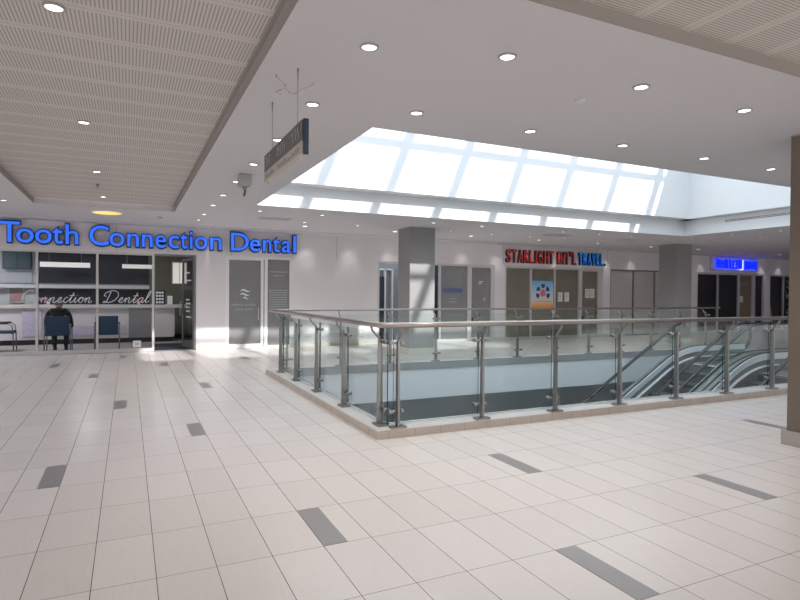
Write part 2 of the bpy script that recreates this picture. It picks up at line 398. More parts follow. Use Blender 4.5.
# back (shopfront) wall with its openings
opens = [(-6.5, 1.56), (2.28, 3.99), (6.57, 10.66), (11.06, 15.3), (15.66, 18.95), (20.26, 24.5), (24.86, 29.5)]
HD = 2.41
mb = MB(); mb.box(-9, 31, YW, YW+.2, HD, H)
prev = -9
for a, b in opens: mb.box(prev, a, YW, YW+.2, 0, HD); prev = b
mb.box(prev, 31, YW, YW+.2, 0, HD)
struct(mb.build('wall_back', 'wall'))
mb = MB(); prev = -9
for a, b in opens: mb.box(prev, a, YW-.012, YW, 0, .1); prev = b
mb.box(prev, 31, YW-.012, YW, 0, .1)
struct(mb.build('baseboard_back', 'base'))
mb = MB()
for x in (-3.3, -.25, 2.43, 5.3, 8.42, 11.0, 15.5, 18.2, 19.6): mb.box(x-.004, x+.004, YW-.003, YW, HD+.02, H)
struct(mb.build('trim_5', 'reveal'))
struct(MB().box(31, 31.2, -7, YW+.2, 0, H).build('wall_right', 'wall'))
# atrium void: fascia, channel, lower walls
mb = MB()
mb.box(VX0, VX1, VY1-.03, VY1-.002, -.66, -.05).box(VX0+.002, VX0+.03, VY0, VY1-.03, -.66, -.05).box(VX0+.03, 11.0, VY0+.002, VY0+.03, -.66, -.05).box(11.0, VX1, 8.95, 9.0, -.66, 0).box(VX1, VX1+.05, 8.95, VY1, -.66, 0)
struct(mb.build('trim_6', 'fascia'))
struct(MB().box(11.0, 11.045, VY0, 8.95, -.9, -.002).build('trim_10', 'alu_dk'))
mb = MB().box(-1, 20, 11.4, 11.6, -4.2, -.3).box(16.0, 16.2, 3.0, 11.4, -4.2, -.3).box(.0, .2, 3, 11.4, -4.2, -.3).box(0, 16, 2.9, 3.0, -4.2, -.3)
struct(mb.build('wall_lower', 'lower'))
# curb
mb = MB()
CZ = .083
mb.mi = 0
mb.box(2.27, 2.285, 5.27, 10.42, 0, CZ).box(2.285, 11.0, 5.27, 5.285, 0, CZ)
mb.mi = 1
mb.box(2.285, 2.47, 5.285, 10.42, 0, CZ+.001).box(2.47, 11.0, 5.285, 5.47, 0, CZ+.001).box(2.285, VX1, 10.27, 10.42, 0, CZ)
mb.mi = 2
mb.box(2.47, 2.485, 5.47, 10.27, -.05, CZ+.03).box(2.47, 11.0, 5.47, 5.485, -.05, CZ+.03)
mb.mi = 3
mb.box(2.485, VX1, 10.255, 10.27, -.06, CZ+.004)
mb.mi = 0
for k in range(1, 29): mb.box(2.27+.3*k-.0015, 2.27+.3*k+.0015, 5.268, 5.272, 0, CZ)
struct(mb.build('trim_7', ['curb', 'curbtop', 'white', 'channel']))
mbj = MB()
for k in range(0, 29): mbj.box(2.40+.3*k-.003, 2.40+.3*k+.003, 5.2675, 5.271, 0, CZ+.0)
for k in range(0, 17): mbj.box(2.2675, 2.271, 5.5+.3*k-.003, 5.5+.3*k+.003, 0, CZ)
struct(mbj.build('trim_8', 'reveal'))
# ------------------------------------------------------------------ glass railings
def post(parent, x, y, ox, oy):
    """post at x,y; (ox,oy) = outward unit (towards walkway)"""
    tx, ty = -oy, ox
    p = MB()
    def bar(z0, z1, w0, w1, t):
        v = []
        for z, w in ((z0, w0), (z1, w1)):
            for sa, sb in ((-1,-1),(1,-1),(1,1),(-1,1)):
                v.append(p.bm.verts.new((x+tx*sa*t+ox*sb*w, y+ty*sa*t+oy*sb*w, z)))
        for q in ((0,1,2,3),(7,6,5,4),(0,4,5,1),(1,5,6,2),(2,6,7,3),(3,7,4,0)): p._f([v[i] for i in q])
    bar(CZ, .985, .033, .022, .011)
    # bent arm carrying the handrail
    p.tube([(x, y, .96), (x+ox*.012, y+oy*.012, 1.01), (x+ox*.075, y+oy*.075, 1.07), (x+ox*.095, y+oy*.095, 1.10), (x+ox*.10, y+oy*.10, 1.13)], .0135, 8)
    o = p.build('post', 'steel', parent)
    b = MB(); w1 = .085; w2 = .05
    b.box(x-(w1*abs(tx)+w2*abs(ox)), x+(w1*abs(tx)+w2*abs(ox)), y-(w1*abs(ty)+w2*abs(oy)), y+(w1*abs(ty)+w2*abs(oy)), CZ, CZ+.022)
    b.build('base_plate', 'steel', o, bevel=.002)
    for z in (.25, .965):
        c = MB()
        c.tube([(x-tx*.075-ox*.035, y-ty*.075-oy*.035, z), (x+tx*.075-ox*.035, y+ty*.075-oy*.035, z)], .011, 8)
        for s in (-1, 1):
            c.tube([(x+s*tx*.065-ox*.075, y+s*ty*.065-oy*.075, z), (x+s*tx*.065-ox*.012, y+s*ty*.065-oy*.012, z)], .021, 10)
        c.build('glass_clamp', 'steel', o)
def panel(parent, a, b, z0=.125, z1=1.06):
    """glass pane between two XY points"""
    a = Vector(a); b = Vector(b); d = (b-a).normalized(); n = Vector((-d.y, d.x))*.006
    p = MB(); pts = [a-n, b-n, b+n, a+n]
    lo = [p.bm.verts.new((q.x, q.y, z0)) for q in pts]; hi = [p.bm.verts.new((q.x, q.y, z1)) for q in pts]
    for i in range(4):
        p.mi = 1 if i in (1, 3) else 0
        p._f([lo[i], lo[(i+1) % 4], hi[(i+1) % 4], hi[i]])
    p.mi = 1; p._f(lo[::-1]); p._f(hi)
    return p.build('glass_panel', ['rglass', 'edge'], parent)
HR = 1.155
near = empty('glass_railing', label='steel and glass railing nearest the camera, turning the corner of the atrium', cat='railing')
path = [(2.31, 10.28, HR), (2.31, 5.42, HR), (2.315, 5.32, HR), (2.36, 5.255, HR), (2.44, 5.24, HR), (11.0, 5.24, HR)]
def rail_sweep(path, w=.034, h=.028):
    mb = MB(); mb.tube([(0,0,0),(1,0,0)], .01, 3); mb.bm.clear()
    mb.tube(path, w, 12)
    for v in mb.bm.verts: v.co.z = HR+(v.co.z-HR)*h/w
    return mb
rail_sweep(path).build('handrail', 'rail', near)
LP = [5.53, 6.64, 7.77, 8.87, 9.88]
for y in LP: post(near, 2.405, y, -1, 0)
NP = [2.53+1.04*k for k in range(9)]
for x in NP: post(near, x, 5.345, 0, -1)
gx, gy = 2.455, 5.395
yy = [5.44]+LP[1:]+[10.15]
for i in range(len(yy)-1): panel(near, (gx, yy[i]+(.02 if i else 0)), (gx, yy[i+1]-.02))
xx = [2.48]+NP[1:]
for i in range(len(xx)-1): panel(near, (xx[i]+.02, gy), (xx[i+1]-.02, gy))
far = empty('glass_railing', label='steel and glass railing along the far edge of the atrium, in front of the shops', cat='railing')
rail_sweep([(2.34, 10.2, HR-.004), (2.34, 10.42, HR-.004), (2.5, 10.44, HR-.004), (14.75, 10.44, HR-.004)], .027, .021).build('handrail', 'rail', far)
FP = [2.64+1.04*k for k in range(12)]
for x in FP: post(far, x, 10.36, 0, 1)
for i in range(len(FP)-1): panel(far, (FP[i]+.02, 10.33), (FP[i+1]-.02, 10.33))
panel(far, (2.49, 10.33), (2.62, 10.33))
# ------------------------------------------------------------------ columns
def column(x0, x1, y0, y1, m, label, basem='base', bh=.16, bo=.02):
    e = empty('square_column', ((x0+x1)/2, (y0+y1)/2, 0), label=label, cat='column')
    w, d = (x1-x0)/2, (y1-y0)/2
    MB().box(-w, w, -d, d, 0, H).build('shaft', m, e)
    MB().box(-w-bo, w+bo, -d-bo, d+bo, 0, bh).build('plinth', basem, e)
    MB().box(-w-.004, w+.004, -d-.004, d+.004, H-.012, H).build('shadow_joint', 'channel', e)
    return e
column(6.09, 6.77, 12.25, 12.9, 'column', 'square grey column with sunlit front, standing behind the far railing left of the travel shop')
column(15.24, 15.92, 12.22, 12.86, 'column', 'square grey column in shade, standing right of the travel shop')
column(5.96, 6.75, 2.7, 3.48, 'column_br', 'dark taupe column at the right edge of the picture, nearest the camera', 'plinth', .14, .035)
# ------------------------------------------------------------------ downlights
def make_down(r, ztop=0):
    e = empty('downlight')
    MB().lathe([(r*1.32, 0), (r*1.32, -.006), (r*1.05, -.012), (r, -.004)], 0, 0, 0, 24).build('trim_ring', 'greybox', e)
    MB().disc(r, 0, 0, -.006, 24).build('lens', 'lamp', e)
    return e
protos = {}
def lampdata(key, energy, size, blend):
    if key in protos: return protos[key]
    l = bpy.data.lights.new(key, 'SPOT'); l.energy = energy; l.spot_size = math.radians(size); l.spot_blend = blend; l.shadow_soft_size = .05; l.color = (1.0, .93, .87)
    protos[key] = l; return l
def downlights(pts, z, label, group, r=.048, energy=26, size=115, blend=.7, key='general', tilt=0):
    pk = 'd%.3f' % r
    n = len(pts)
    for i, (x, y) in enumerate(pts):
        if pk not in protos: protos[pk] = make_down(r); e = protos[pk]
        else: e = copy_tree(protos[pk])
        for ch in list(e.children):
            if ch.type == 'LIGHT': bpy.data.objects.remove(ch)
        e.location = (x, y, z); e.rotation_euler = (0, 0, 0)
        tag(e, label % ORD[i], 'ceiling light', group)
        l = bpy.data.objects.new('lamp', lampdata(key, energy, size, blend)); C.objects.link(l)
        l.parent = e; l.location = (0, 0, -.03); l.rotation_euler = (tilt, 0, 0)
downlights([(1.41, y) for y in (3.454, 4.715, 5.97, 7.24, 8.5, 9.785, 11.0, 12.36, 13.4)], H, 'round recessed downlight, %s from the camera in the row left of the skylight', 'downlights left of the skylight')
downlights([(2.3, 3.18), (3.55, 3.18), (4.78, 3.18)], H, 'round recessed downlight, %s from the left in the row nearest the camera', 'downlights nearest the camera')
downlights([(2.3, 4.52), (3.55, 4.52), (4.76, 4.50), (6.036, 4.49), (7.28, 4.49)], H, 'round recessed downlight, %s from the left in the row along the near skylight edge', 'downlights along the near skylight edge')
downlights([(-.405, 4.0), (-.405, 6.58), (-.405, 9.2), (-.405, 11.6)], H+.098, 'round downlight in the slotted ceiling panel, %s from the camera', 'downlights in the slotted panel')
downlights([(-2.0, 12.2)], H, 'round downlight left of the slotted panel, the %s one in from the picture edge', 'downlight left of the panel')
downlights([(x, 11.33) for x in (2.34, 3.61, 6.22, 7.52, 9.97, 11.19, 12.36, 13.67)], H, 'small downlight, %s from the left in the row just beyond the skylight', 'downlights just beyond the skylight', .045, 14, 110, .7, 'far')
downlights([(x, 12.69) for x in (3.62, 4.91, 7.48, 8.73, 9.99, 11.22, 12.46, 13.71, 16.3, 17.7, 20.2)], H, 'small downlight, %s from the left in the middle row between skylight and shops', 'downlights in the middle row', .045, 14, 110, .7, 'far')
downlights([(x, 13.4) for x in (3.84, 6.22, 8.53, 10.88, 13.19, 15.49, 17.78, 20.02, 22.34)], H, 'larger downlight, %s from the left in the staggered row before the shopfronts', 'larger downlights before the shopfronts', .065, 14, 110, .7, 'far')
downlights([(x, 15.05) for x in (1.85, 3.13, 4.40, 5.67, 6.9, 9.41, 10.69, 11.92, 13.19, 14.25, 15.41, 16.65, 20.43, 22.4, 24.24, 25.4)], H, 'wall-washing downlight above the shopfronts, %s from the left', 'wall washers above the shopfronts', .04, 15, 80, 1.0, 'wash', 0)
downlights([(14.32, y) for y in (8.57, 9.8, 11.02)], H, 'small downlight right of the skylight, %s from the camera', 'inner downlights right of the skylight', .045, 14, 110, .7, 'far')
downlights([(15.45, y) for y in (9.78, 10.99)], H, 'small downlight in the outer row right of the skylight, %s from the camera', 'outer downlights right of the skylight', .045, 14, 110, .7, 'far')
e = empty('disc_light', (-.39, 13.05, H), label='large yellow disc lamp flush in the ceiling above the dental sign', cat='ceiling light')
MB().lathe([(.285, 0), (.285, -.012), (.265, -.018)], 0, 0, 0, 36).build('rim', 'white', e)
MB().disc(.262, 0, 0, -.02, 36).build('lens', 'yellow', e)
# sprinkler cap, detectors, vents
e = empty('fire_sprinkler', (3.356, 3.618, H), label='small white sprinkler cap in the ceiling between the two near rows of downlights', cat='sprinkler')
MB().lathe([(.05, 0), (.05, -.01), (.035, -.02), (0.001, -.022)], 0, 0, 0, 20).build('cap', 'ceil', e)
e = empty('smoke_detector', (.62, 13.2, H), label='small white smoke detector in the ceiling right of the yellow disc lamp', cat='detector')
MB().lathe([(.06, 0), (.06, -.02), (.045, -.035), (.03, -.05), (0.001, -.052)], 0, 0, 0, 20).build('housing', 'greybox', e)
MB().lathe([(.075, 0), (.07, -.01)], 0, 0, 0, 20).build('mounting_plate', 'white', e)
e = empty('fire_sprinkler', (-.44, 10.3, H+.10), label='small dark sprinkler head below the slotted ceiling panel', cat='sprinkler')
MB().lathe([(.03, 0), (.03, -.015), (.012, -.02), (.012, -.05)], 0, 0, 0, 14).build('body', 'steel_dk', e)
MB().lathe([(.035, -.05), (.035, -.054), (0.001, -.055)], 0, 0, 0, 14).build('deflector', 'steel_dk', e)
def vent(x, y, w, d, label):
    e = empty('ceiling_vent', (x, y, H), label=label, cat='air vent')
    MB().box(-w/2, w/2, -d/2, d/2, -.008, 0).build('frame', 'vent', e)
    mb = MB()
    for k in range(5): mb.box(-w/2+.03, w/2-.03, -d/2+.03+k*(d-.06)/5, -d/2+.03+k*(d-.06)/5+.02, -.016, -.008)
    mb.build('slats', 'vent', e)
vent(2.87, 12.4, .72, .42, 'grey rectangular ceiling vent right of the dental sign')
vent(10.35, 12.08, .8, .5, 'grey rectangular ceiling vent above and left of the travel sign')
vent(13.0, 12.1, .6, .4, 'grey rectangular ceiling vent between the travel sign and the shaded column')
# ------------------------------------------------------------------ hanging directional sign
e = empty('hanging_sign', (1.075, 4.44, H), label='charcoal and tan directional sign hanging from the ceiling on two rods', cat='sign')
x0, x1, y0, y1 = -.0, .032, -.595, .60
MB().box(x0, x1, y0, y1, -.555, -.41).build('upper_panel', 'signgrey', e)
MB().box(x0, x1, y0, y1, -.642, -.555).build('lower_panel', 'signtan', e)
MB().box(x0+.008, x1+.012, y0-.018, y0, -.65, -.405).build('end_cap', 'signend', e)
MB().box(x0+.01, x1+.012, y1, y1+.012, -.64, -.40).build('end_cap', 'signend', e)
def side_text(txt, ya, yb, z0, zc, m, parent):
    me = text_bm(txt); cap = max(v.co.y for v in text_bm('T').vertices)
    xs = [v.co.x for v in me.vertices]; a, b = min(xs), max(xs)
    for v in me.vertices: v.co = (-.0015, ya+(v.co.x-a)/(b-a)*(yb-ya), z0+v.co.y*(zc-z0)/cap)
    me.materials.clear(); me.materials.append(M[m]); o = bpy.data.objects.new('lettering', me); C.objects.link(o); o.parent = parent
# pictograms / worn lettering, unreadable in the photograph: small blocks
mb = MB(); random.seed(3)
for (ya, yb, n) in ((.38, .56, 3), (-.12, .18, 5), (-.52, -.30, 3)):
    for i in range(n):
        a = ya+(yb-ya)*i/n; w = (yb-ya)/n*.55
        mb.box(-.002, 0, a, a+w*.3, -.52, -.44).box(-.002, 0, a, a+w, -.45+random.choice((0, -.03)), -.438+random.choice((0, -.03)))
mb.build('lettering', 'decal_dim', e)
mb = MB()
for i in range(20):
    if i in (6, 7): continue
    a = .54-i*.054; MB().box(-.002, 0, a-.03, a, -.62, -.605+random.random()*.03).build('glyph', 'print_grey', e)
for y in (-.42, .38):
    MB().tube([(.018, y, 0), (.018, y, -.41)], .0028, 6).tube([(.018, y, 0), (.018, y, -.075)], .006, 8).build('rod', 'steel_dk', e)
# streamer
e = empty('pink_streamer', (1.03, 4.2, H), label='wispy magenta paper streamer dangling from the ceiling beside the hanging sign', cat='decoration')
paths = [[(-.06, 0, 0), (-.045, .0, -.02), (0, 0, -.05), (.015, -.01, -.085), (.04, -.02, -.12)],
         [(.015, -.01, -.06), (-.01, .0, -.10), (-.05, .01, -.12), (-.02, 0, -.14)],
         [(.04, -.02, -.12), (.08, 0, -.125), (.12, 0, -.09), (.17, .01, -.06), (.22, .02, -.03), (.25, .02, 0)]]
mb = MB()
for p in paths: mb.tube(p, .0012, 5)
mb.build('thread', 'petal', e)
random.seed(5); mb = MB()
for p in paths:
    for a, b in zip(p, p[1:]):
        for t in (0.1, .3, .5, .7, .9):
            if random.random() < .45: continue
            c = Vector(a).lerp(Vector(b), t)+Vector((random.uniform(-.006, .006), random.uniform(-.006, .006), random.uniform(-.006, 0)))
            d = Vector((random.uniform(-1, 1), random.uniform(-1, 1), random.uniform(-1, 1))).normalized()*.008; n2 = d.orthogonal().normalized()*.004
            mb.quad(c-d, c+n2, c+d, c-n2)
mb.build('petals', 'petal', e, fix=False)
# ceiling box with a tag
e = empty('ceiling_box', (1.43, 7.95, H), label='small grey box fixed to the ceiling with a tag hanging below', cat='ceiling device')
MB().prism([(-.085, -.15), (-.06, -.17), (.06, -.17), (.085, -.15), (.085, 0), (-.085, 0)], 1, -.07, .07).build('housing', 'greybox', e, bevel=.008)
MB().lathe([(.035, -.17), (.035, -.20), (.015, -.205)], 0, 0, 0, 14).build('neck', 'steel_dk', e)
MB().tube([(0, 0, -.19), (.008, 0, -.215), (.0, 0, -.27), (-.014, 0, -.30)], [.008, .017, .017, .008], 8).build('tag', 'signgrey', e)
# ------------------------------------------------------------------ dental sign
e = empty('dental_sign', (0, YW-.09, 2.55), label='blue illuminated letters reading Tooth Connection Dental on the wall at left', cat='sign')
def px(x, z=2.7):  # image column to X on the wall plane is measured once and stored below
    return x
LET = [('T',-2.58,-2.19),('o',-2.26,-1.93),('o',-1.90,-1.58),('t',-1.57,-1.36),('h',-1.31,-1.05),('C',-.83,-.42),('o',-.41,-.09),('n',-.03,.225),('n',.29,.53),('e',.59,.83),('c',.89,1.13),('t',1.16,1.33),('i',1.38,1.45),('o',1.50,1.80),('n',1.87,2.15),('D',2.38,2.83),('e',2.86,3.13),('n',3.20,3.42),('t',3.46,3.65),('a',3.70,3.94),('l',4.01,4.09)]
for ch, a, b in LET:
    o = text_obj('letter', ch, a-.005, b+.025, 2.542, 3.018, 0, ['bluedk'], None, .10, .032)
    o.parent = e; o.matrix_parent_inverse = Matrix.Translation((0, 0, -2.55))
    f = text_obj('letter_face', ch, a+.012, b+.008, 2.558, 3.002, -.055, ['blue'], None, .012, .004); f.parent = o; f['label'] = 'bright blue lit letter face'
# ------------------------------------------------------------------ travel sign
e = empty('travel_sign', (0, YW-.05, 2.53), label='red and blue block letters reading STARLIGHT INT\'L TRAVEL above the papered shopfront', cat='sign')
def word(txt, a, b, mats, z0, zc, e, depth=.05, off=.02):
    # one object per letter, kerned from the whole word
    adv = []; x = 0
    ws = {}
    tot = 0
    for ch in txt:
        if ch == "'": w = .22
        elif ch == '.': w = .22
        elif ch == 'I': w = .24
        else: w = .60
        adv.append((ch, tot, w)); tot += w+.16
    tot -= .16; s = (b-a)/tot
    for ch, p, w in adv:
        o = text_obj('letter', ch, a+p*s, a+(p+w)*s, z0-.01, zc+.01, 0, [mats[1]], None, depth*1.6, .020)
        o.parent = e; o.matrix_parent_inverse = Matrix.Translation((0, 0, -z0))
        f = text_obj('letter_face', ch, a+p*s+.008, a+(p+w)*s-.008, z0+.005, zc-.005, -.05, [mats[0]], None, .012, .0); f.parent = o
word('STARLIGHT', 11.05, 13.0, ['red', 'reddk'], 2.53, 2.92, e)
word("INT'L", 13.17, 14.0, ['red', 'reddk'], 2.53, 2.92, e)
word('TRAVEL.', 14.1, 15.35, ['tblue', 'bluedk'], 2.53, 2.92, e)
# neon sign (unreadable in the photograph)
e = empty('neon_sign', (0, YW-.06, 2.55), label='glowing deep-blue neon lettering on a grey board above the dark shopfront at right', cat='sign')
MB().box(20.98, 23.88, -.01, .06, -.06, .50).build('board', 'alu', e)
random.seed(11); mb = MB(); x = 21.25
while x < 23.75:
    w = random.uniform(.11, .17)
    if not 22.78 < x < 22.95:
        z0, z1 = .03+random.uniform(0, .03), .40+random.uniform(-.03, .03); t = .03
        mb.box(x, x+t, -.05, -.01, z0, z1).box(x+w-t, x+w, -.05, -.01, z0, z1)
        for zz in random.sample((z0, (z0+z1)/2, z1-t), 2): mb.box(x, x+w, -.049, -.012, zz, zz+t)
        mb.build('neon_letter', 'neon', e); mb = MB()
    x += w+.035
MB().box(22.86, 22.91, -.055, -.01, .02, .42).box(22.72, 22.9, -.055, -.01, .0, .035).build('neon_letter', 'neonw', e)
l = bpy.data.lights.new('neon_glow', 'AREA'); l.shape = 'RECTANGLE'; l.size = 2.6; l.size_y = .4; l.energy = 5; l.color = (.05, .08, 1)
lo = bpy.data.objects.new('neon_glow', l); C.objects.link(lo); lo.parent = e; lo.location = (22.5, -.09, .22); lo.rotation_euler = (PI/2, 0, 0)
# ------------------------------------------------------------------ shopfronts
FY0, FY1 = YW+.02, YW+.10
def frame(parent, x0, x1, mulls, z0=0.0, z1=HD, w=.05, m='alu', sill=.09):
    mb = MB()
    mb.box(x0, x1, FY0, FY1, z1-w, z1).box(x0, x1, FY0, FY1, z0, z0+sill).box(x0, x0+w, FY0, FY1, z0+sill, z1-w).box(x1-w, x1, FY0, FY1, z0+sill, z1-w)
    for q in mulls: mb.box(q-w/2, q+w/2, FY0-.005, FY1, z0+sill, z1-w)
    return mb.build('window_frame', m, parent)
def pane(parent, x0, x1, z0, z1, m='wglass', y=None, name='pane'):
    y = y or (FY0+FY1)/2
    return MB().box(x0, x1, y-.004, y+.004, z0, z1).build(name, m, parent)
# dental window
w = struct(empty('window_2')); frame(w, -6.5, .585, [-5.3, -4.3, -3.1, -1.88, -.66], sill=.085)
for a, b in ((-6.45, -5.32), (-5.28, -4.32), (-4.28, -3.12), (-3.08, -1.905), (-1.855, -.685), (-.635, .535)): pane(w, a, b, .085, HD-.05)
# dental door (open inward, hinged on the right)
d = struct(empty('door_1'))
MB().box(.585, .60, FY0, FY1, 0, HD).box(1.51, 1.56, FY0, FY1, 0, HD).box(.60, 1.51, FY0, FY1, HD-.05, HD).box(.58, 1.56, FY0, FY1, 0, .02).build('door_frame', 'alu_dk', d)
leaf = empty('door_leaf', (1.50, FY1, 0)); leaf.parent = d; leaf.rotation_euler = (0, 0, -math.radians(77))
MB().box(-.88, 0, 0, .04, .02, .12).box(-.88, 0, 0, .04, HD-.13, HD-.06).box(-.88, -.82, 0, .04, .12, HD-.13).box(-.06, 0, 0, .04, .12, HD-.13).build('leaf_frame', 'alu_dk', leaf)
MB().box(-.82, -.06, .017, .023, .12, HD-.13).build('pane', 'wglass', leaf)
MB().tube([(-.84, -.01, .85), (-.84, -.06, .87), (-.84, -.06, 1.2), (-.84, -.01, 1.22)], .012, 8).build('handle', 'alu', leaf)
mb = MB(); random.seed(8)
for z in (1.95, 1.75, 1.25, 1.15, 1.05, .95, .8): mb.box(-.6, -.25+random.uniform(-.1, .05), .012, .016, z, z+.04)
mb.build('decal', 'decal', leaf)
# frosted double door with sidelight
d = struct(empty('door_2'))
MB().box(2.28, 3.99, FY0-.015, FY1, HD-.05, HD).box(2.28, 2.34, FY0-.015, FY1, .0, HD-.05).box(3.255, 3.37, FY0-.015, FY1, 0, HD-.05).box(3.965, 3.99, FY0-.015, FY1, .0, HD-.05).box(3.37, 3.965, FY0-.015, FY1, 0, .06).build('door_frame', 'white', d)
pane(d, 2.36, 3.20, .11, HD-.09, 'frost', FY0+.02, 'door_pane'); pane(d, 3.37, 3.965, .06, HD-.05, 'frost', FY0+.03, 'side_pane')
MB().box(3.19, 3.255, FY0-.018, FY0+.02, .11, HD-.05).box(2.34, 2.37, FY0-.018, FY0+.02, .11, HD-.05).box(2.36, 3.2, FY0-.018, FY0+.02, HD-.09, HD-.05).box(2.34, 3.255, FY0-.018, FY0+.02, .01, .115).build('leaf_frame', 'white', d)
MB().tube([(3.21, FY0-.01, .74), (3.12, FY0-.06, .75), (3.12, FY0-.06, 1.06), (3.21, FY0-.01, 1.07)], .013, 8).build('handle', 'alu', d)
MB().box(3.262, 3.285, FY0-.0175, FY0-.01, .03, HD-.06).build('door_gap', 'alu_dk', d)
yy0 = FY0+.012
dl = MB()
def wave(x0, z0, w, h):
    lo = []; hi = []
    for i in range(9):
        t = i/8; lo.append((x0+w*t, z0+h*.5*math.sin(t*PI*2)*.5)); hi.append((x0+w*t, z0+h*.5*math.sin(t*PI*2)*.5+h*math.sin(PI*t)*.5+.004))
    dl.strip(lo, hi, 1, yy0-.002, yy0)
wave(2.65, 1.50, .27, .09); wave(2.64, 1.40, .26, .09); wave(2.72, 1.31, .15, .07)
dl.build('emblem', 'decal', d)
text_obj('lettering', 'where smiles', 2.44, 3.06, 1.12, 1.19, yy0, ['decal_dim'], d, 0, 0, .4)
text_obj('lettering', 'come alive', 2.50, 2.98, 1.0, 1.07, yy0, ['decal_dim'], d, 0, 0, .4)
mb = MB(); random.seed(2)
for k in range(9):
    z = 1.52-.062*k; wv = random.uniform(.2, .27)
    x = 3.67-wv
    while x < 3.67+wv: ww = random.uniform(.03, .09); mb.box(x, min(x+ww, 3.67+wv), FY0+.022, FY0+.025, z, z+.022); x += ww+.015
for z, wv in ((2.02, .24), (1.92, .14)): mb.box(3.67-wv, 3.67+wv, FY0+.022, FY0+.025, z, z+.018)
mb.build('lettering', 'decal_dim', d)
# shop left of and behind the sunlit column
w = struct(empty('window_3')); frame(w, 6.57, 9.72, [8.66, ], w=.06, sill=.07)
MB().box(9.65, 9.72, FY0-.004, FY1+.004, 0, HD).build('post', 'alu', w)
pane(w, 6.63, 8.63, .07, HD-.06); pane(w, 8.69, 9.65, .07, HD-.06, 'frost')
MB().box(6.4, 9.6, 16.4, 16.45, 0, 2.8).build('back_panel', 'frost', w)
MB().box(7.0, 7.22, 16.3, 16.4, 0, 2.0).box(8.9, 9.3, 16.3, 16.4, 0, 2.8).build('dark_panel', 'navy', w)
MB().box(7.22, 7.27, 16.28, 16.4, 0, 2.25).box(7.48, 7.52, 16.28, 16.4, 0, 2.25).box(7.0, 7.5, 16.28, 16.4, 2.2, 2.25).build('inner_frame', 'vent', w)
mb = MB(); random.seed(12)
x = 8.78
for row, z in ((0, 1.60), (1, 1.52)):
    x = 8.78
    while x < 9.42: ww = random.uniform(.04, .1); mb.box(x, x+ww, FY0+.03, FY0+.035, z, z+.055); x += ww+.012
mb.build('blue_lettering', 'decal_blue', w)
MB().box(8.95, 9.3, FY0+.03, FY0+.035, 1.32, 1.335).box(9.0, 9.25, FY0+.03, FY0+.035, 1.22, 1.24).build('lettering', 'decal_dim', w)
d = struct(empty('door_3'))
MB().box(9.72, 10.66, FY0-.005, FY1, HD-.09, HD).box(10.52, 10.66, FY0-.005, FY1, 0, HD-.09).box(9.72, 9.80, FY0-.005, FY1, 0, HD-.09).box(9.8, 10.52, FY0, FY1, 0, .1).build('door_frame', 'alu', d)
pane(d, 9.80, 10.52, .1, HD-.09, 'frost')
MB().tube([(9.84, FY0, .72), (9.84, FY0-.06, .74), (9.84, FY0-.06, 1.1), (9.84, FY0, 1.12)], .014, 8).build('handle', 'steel', d)
MB().box(9.80, 9.88, FY0-.02, FY0+.02, .62, .74).build('lock_case', 'blackpl', d)
MB().box(10.10, 10.25, FY0+.03, FY0+.035, 1.86, 1.89).box(10.08, 10.2, FY0+.03, FY0+.035, 1.80, 1.83).box(10.28, 10.33, FY0+.03, FY0+.035, 1.28, 1.36).build('decal', 'decal', d)
# travel shop
w = struct(empty('window_4')); frame(w, 11.06, 14.27, [12.13, 13.14], w=.07, sill=.07)
for a, b in ((11.13, 12.1), (12.16, 13.11), (13.17, 14.2)): pane(w, a, b, .07, HD-.07); pane(w, a, b, .07, HD-.07, 'paper_br', FY1-.015, 'paper_lining')
d = struct(empty('door_4'))
MB().box(14.27, 15.3, FY0-.005, FY1, HD-.1, HD).box(14.27, 14.36, FY0-.005, FY1, 0, HD-.1).box(15.08, 15.3, FY0-.005, FY1, 0, HD-.1).box(14.36, 15.08, FY0, FY1, 0, .1).build('door_frame', 'alu', d)
pane(d, 14.36, 15.08, .1, HD-.1); pane(d, 14.36, 15.08, .1, HD-.1, 'paper_br', FY1-.015, 'paper_lining')
MB().tube([(14.42, FY0, .75), (14.42, FY0-.06, .77), (14.42, FY0-.06, 1.1), (14.42, FY0, 1.12)], .014, 8).build('handle', 'steel', d)
MB().box(14.34, 14.46, FY0-.02, FY0+.02, .62, .74).build('lock_case', 'blackpl', d)
# poster
e = empty('window_poster', (12.62, FY0+.018, 1.47), label='blue and orange poster with a ring of dark badges on the papered travel shop window', cat='poster')
MB().box(-.47, .47, -.004, .004, -.47, .47).build('sheet', 'poster', e)
mb = MB()
for k in range(5):
    a = math.radians(-22+k*56); mb2 = []
    for r, da in ((.17, -.26), (.29, -.34), (.31, 0), (.29, .34), (.17, .26)): mb2.append((.03+r*math.cos(a+da), .06+r*math.sin(a+da)))
    mb.prism(mb2, 1, -.007, -.004)
mb.build('badge_ring', 'badge', e)
mb = MB(); mb.prism([(.03+.12*math.cos(t*PI/10), .06+.12*math.sin(t*PI/10)) for t in range(20)], 1, -.007, -.004); mb.build('centre_disc', 'pink', e)
mb = MB(); random.seed(9); x = -.28
while x < .4: ww = random.uniform(.03, .08); mb.box(x, x+ww, -.007, -.004, -.235, -.21); x += ww+.02
mb.build('print', 'pink', e)
def notice(x, z, w_, h_, label):
    e = empty('paper_notice', (x, FY0+.02, z), label=label, cat='notice', group='paper notices on the travel shop')
    MB().box(-w_/2, w_/2, -.002, .002, -h_/2, h_/2).build('sheet', 'paper', e)
    mb = MB()
    for k in range(5): mb.box(-w_*.35, w_*(.15+.04*(k % 3)), -.004, -.002, h_*(.3-.14*k), h_*(.33-.14*k))
    mb.build('print', 'print_grey', e)
notice(13.40, 1.40, .20, .32, 'white paper notice on the third travel shop pane, left of its pair')
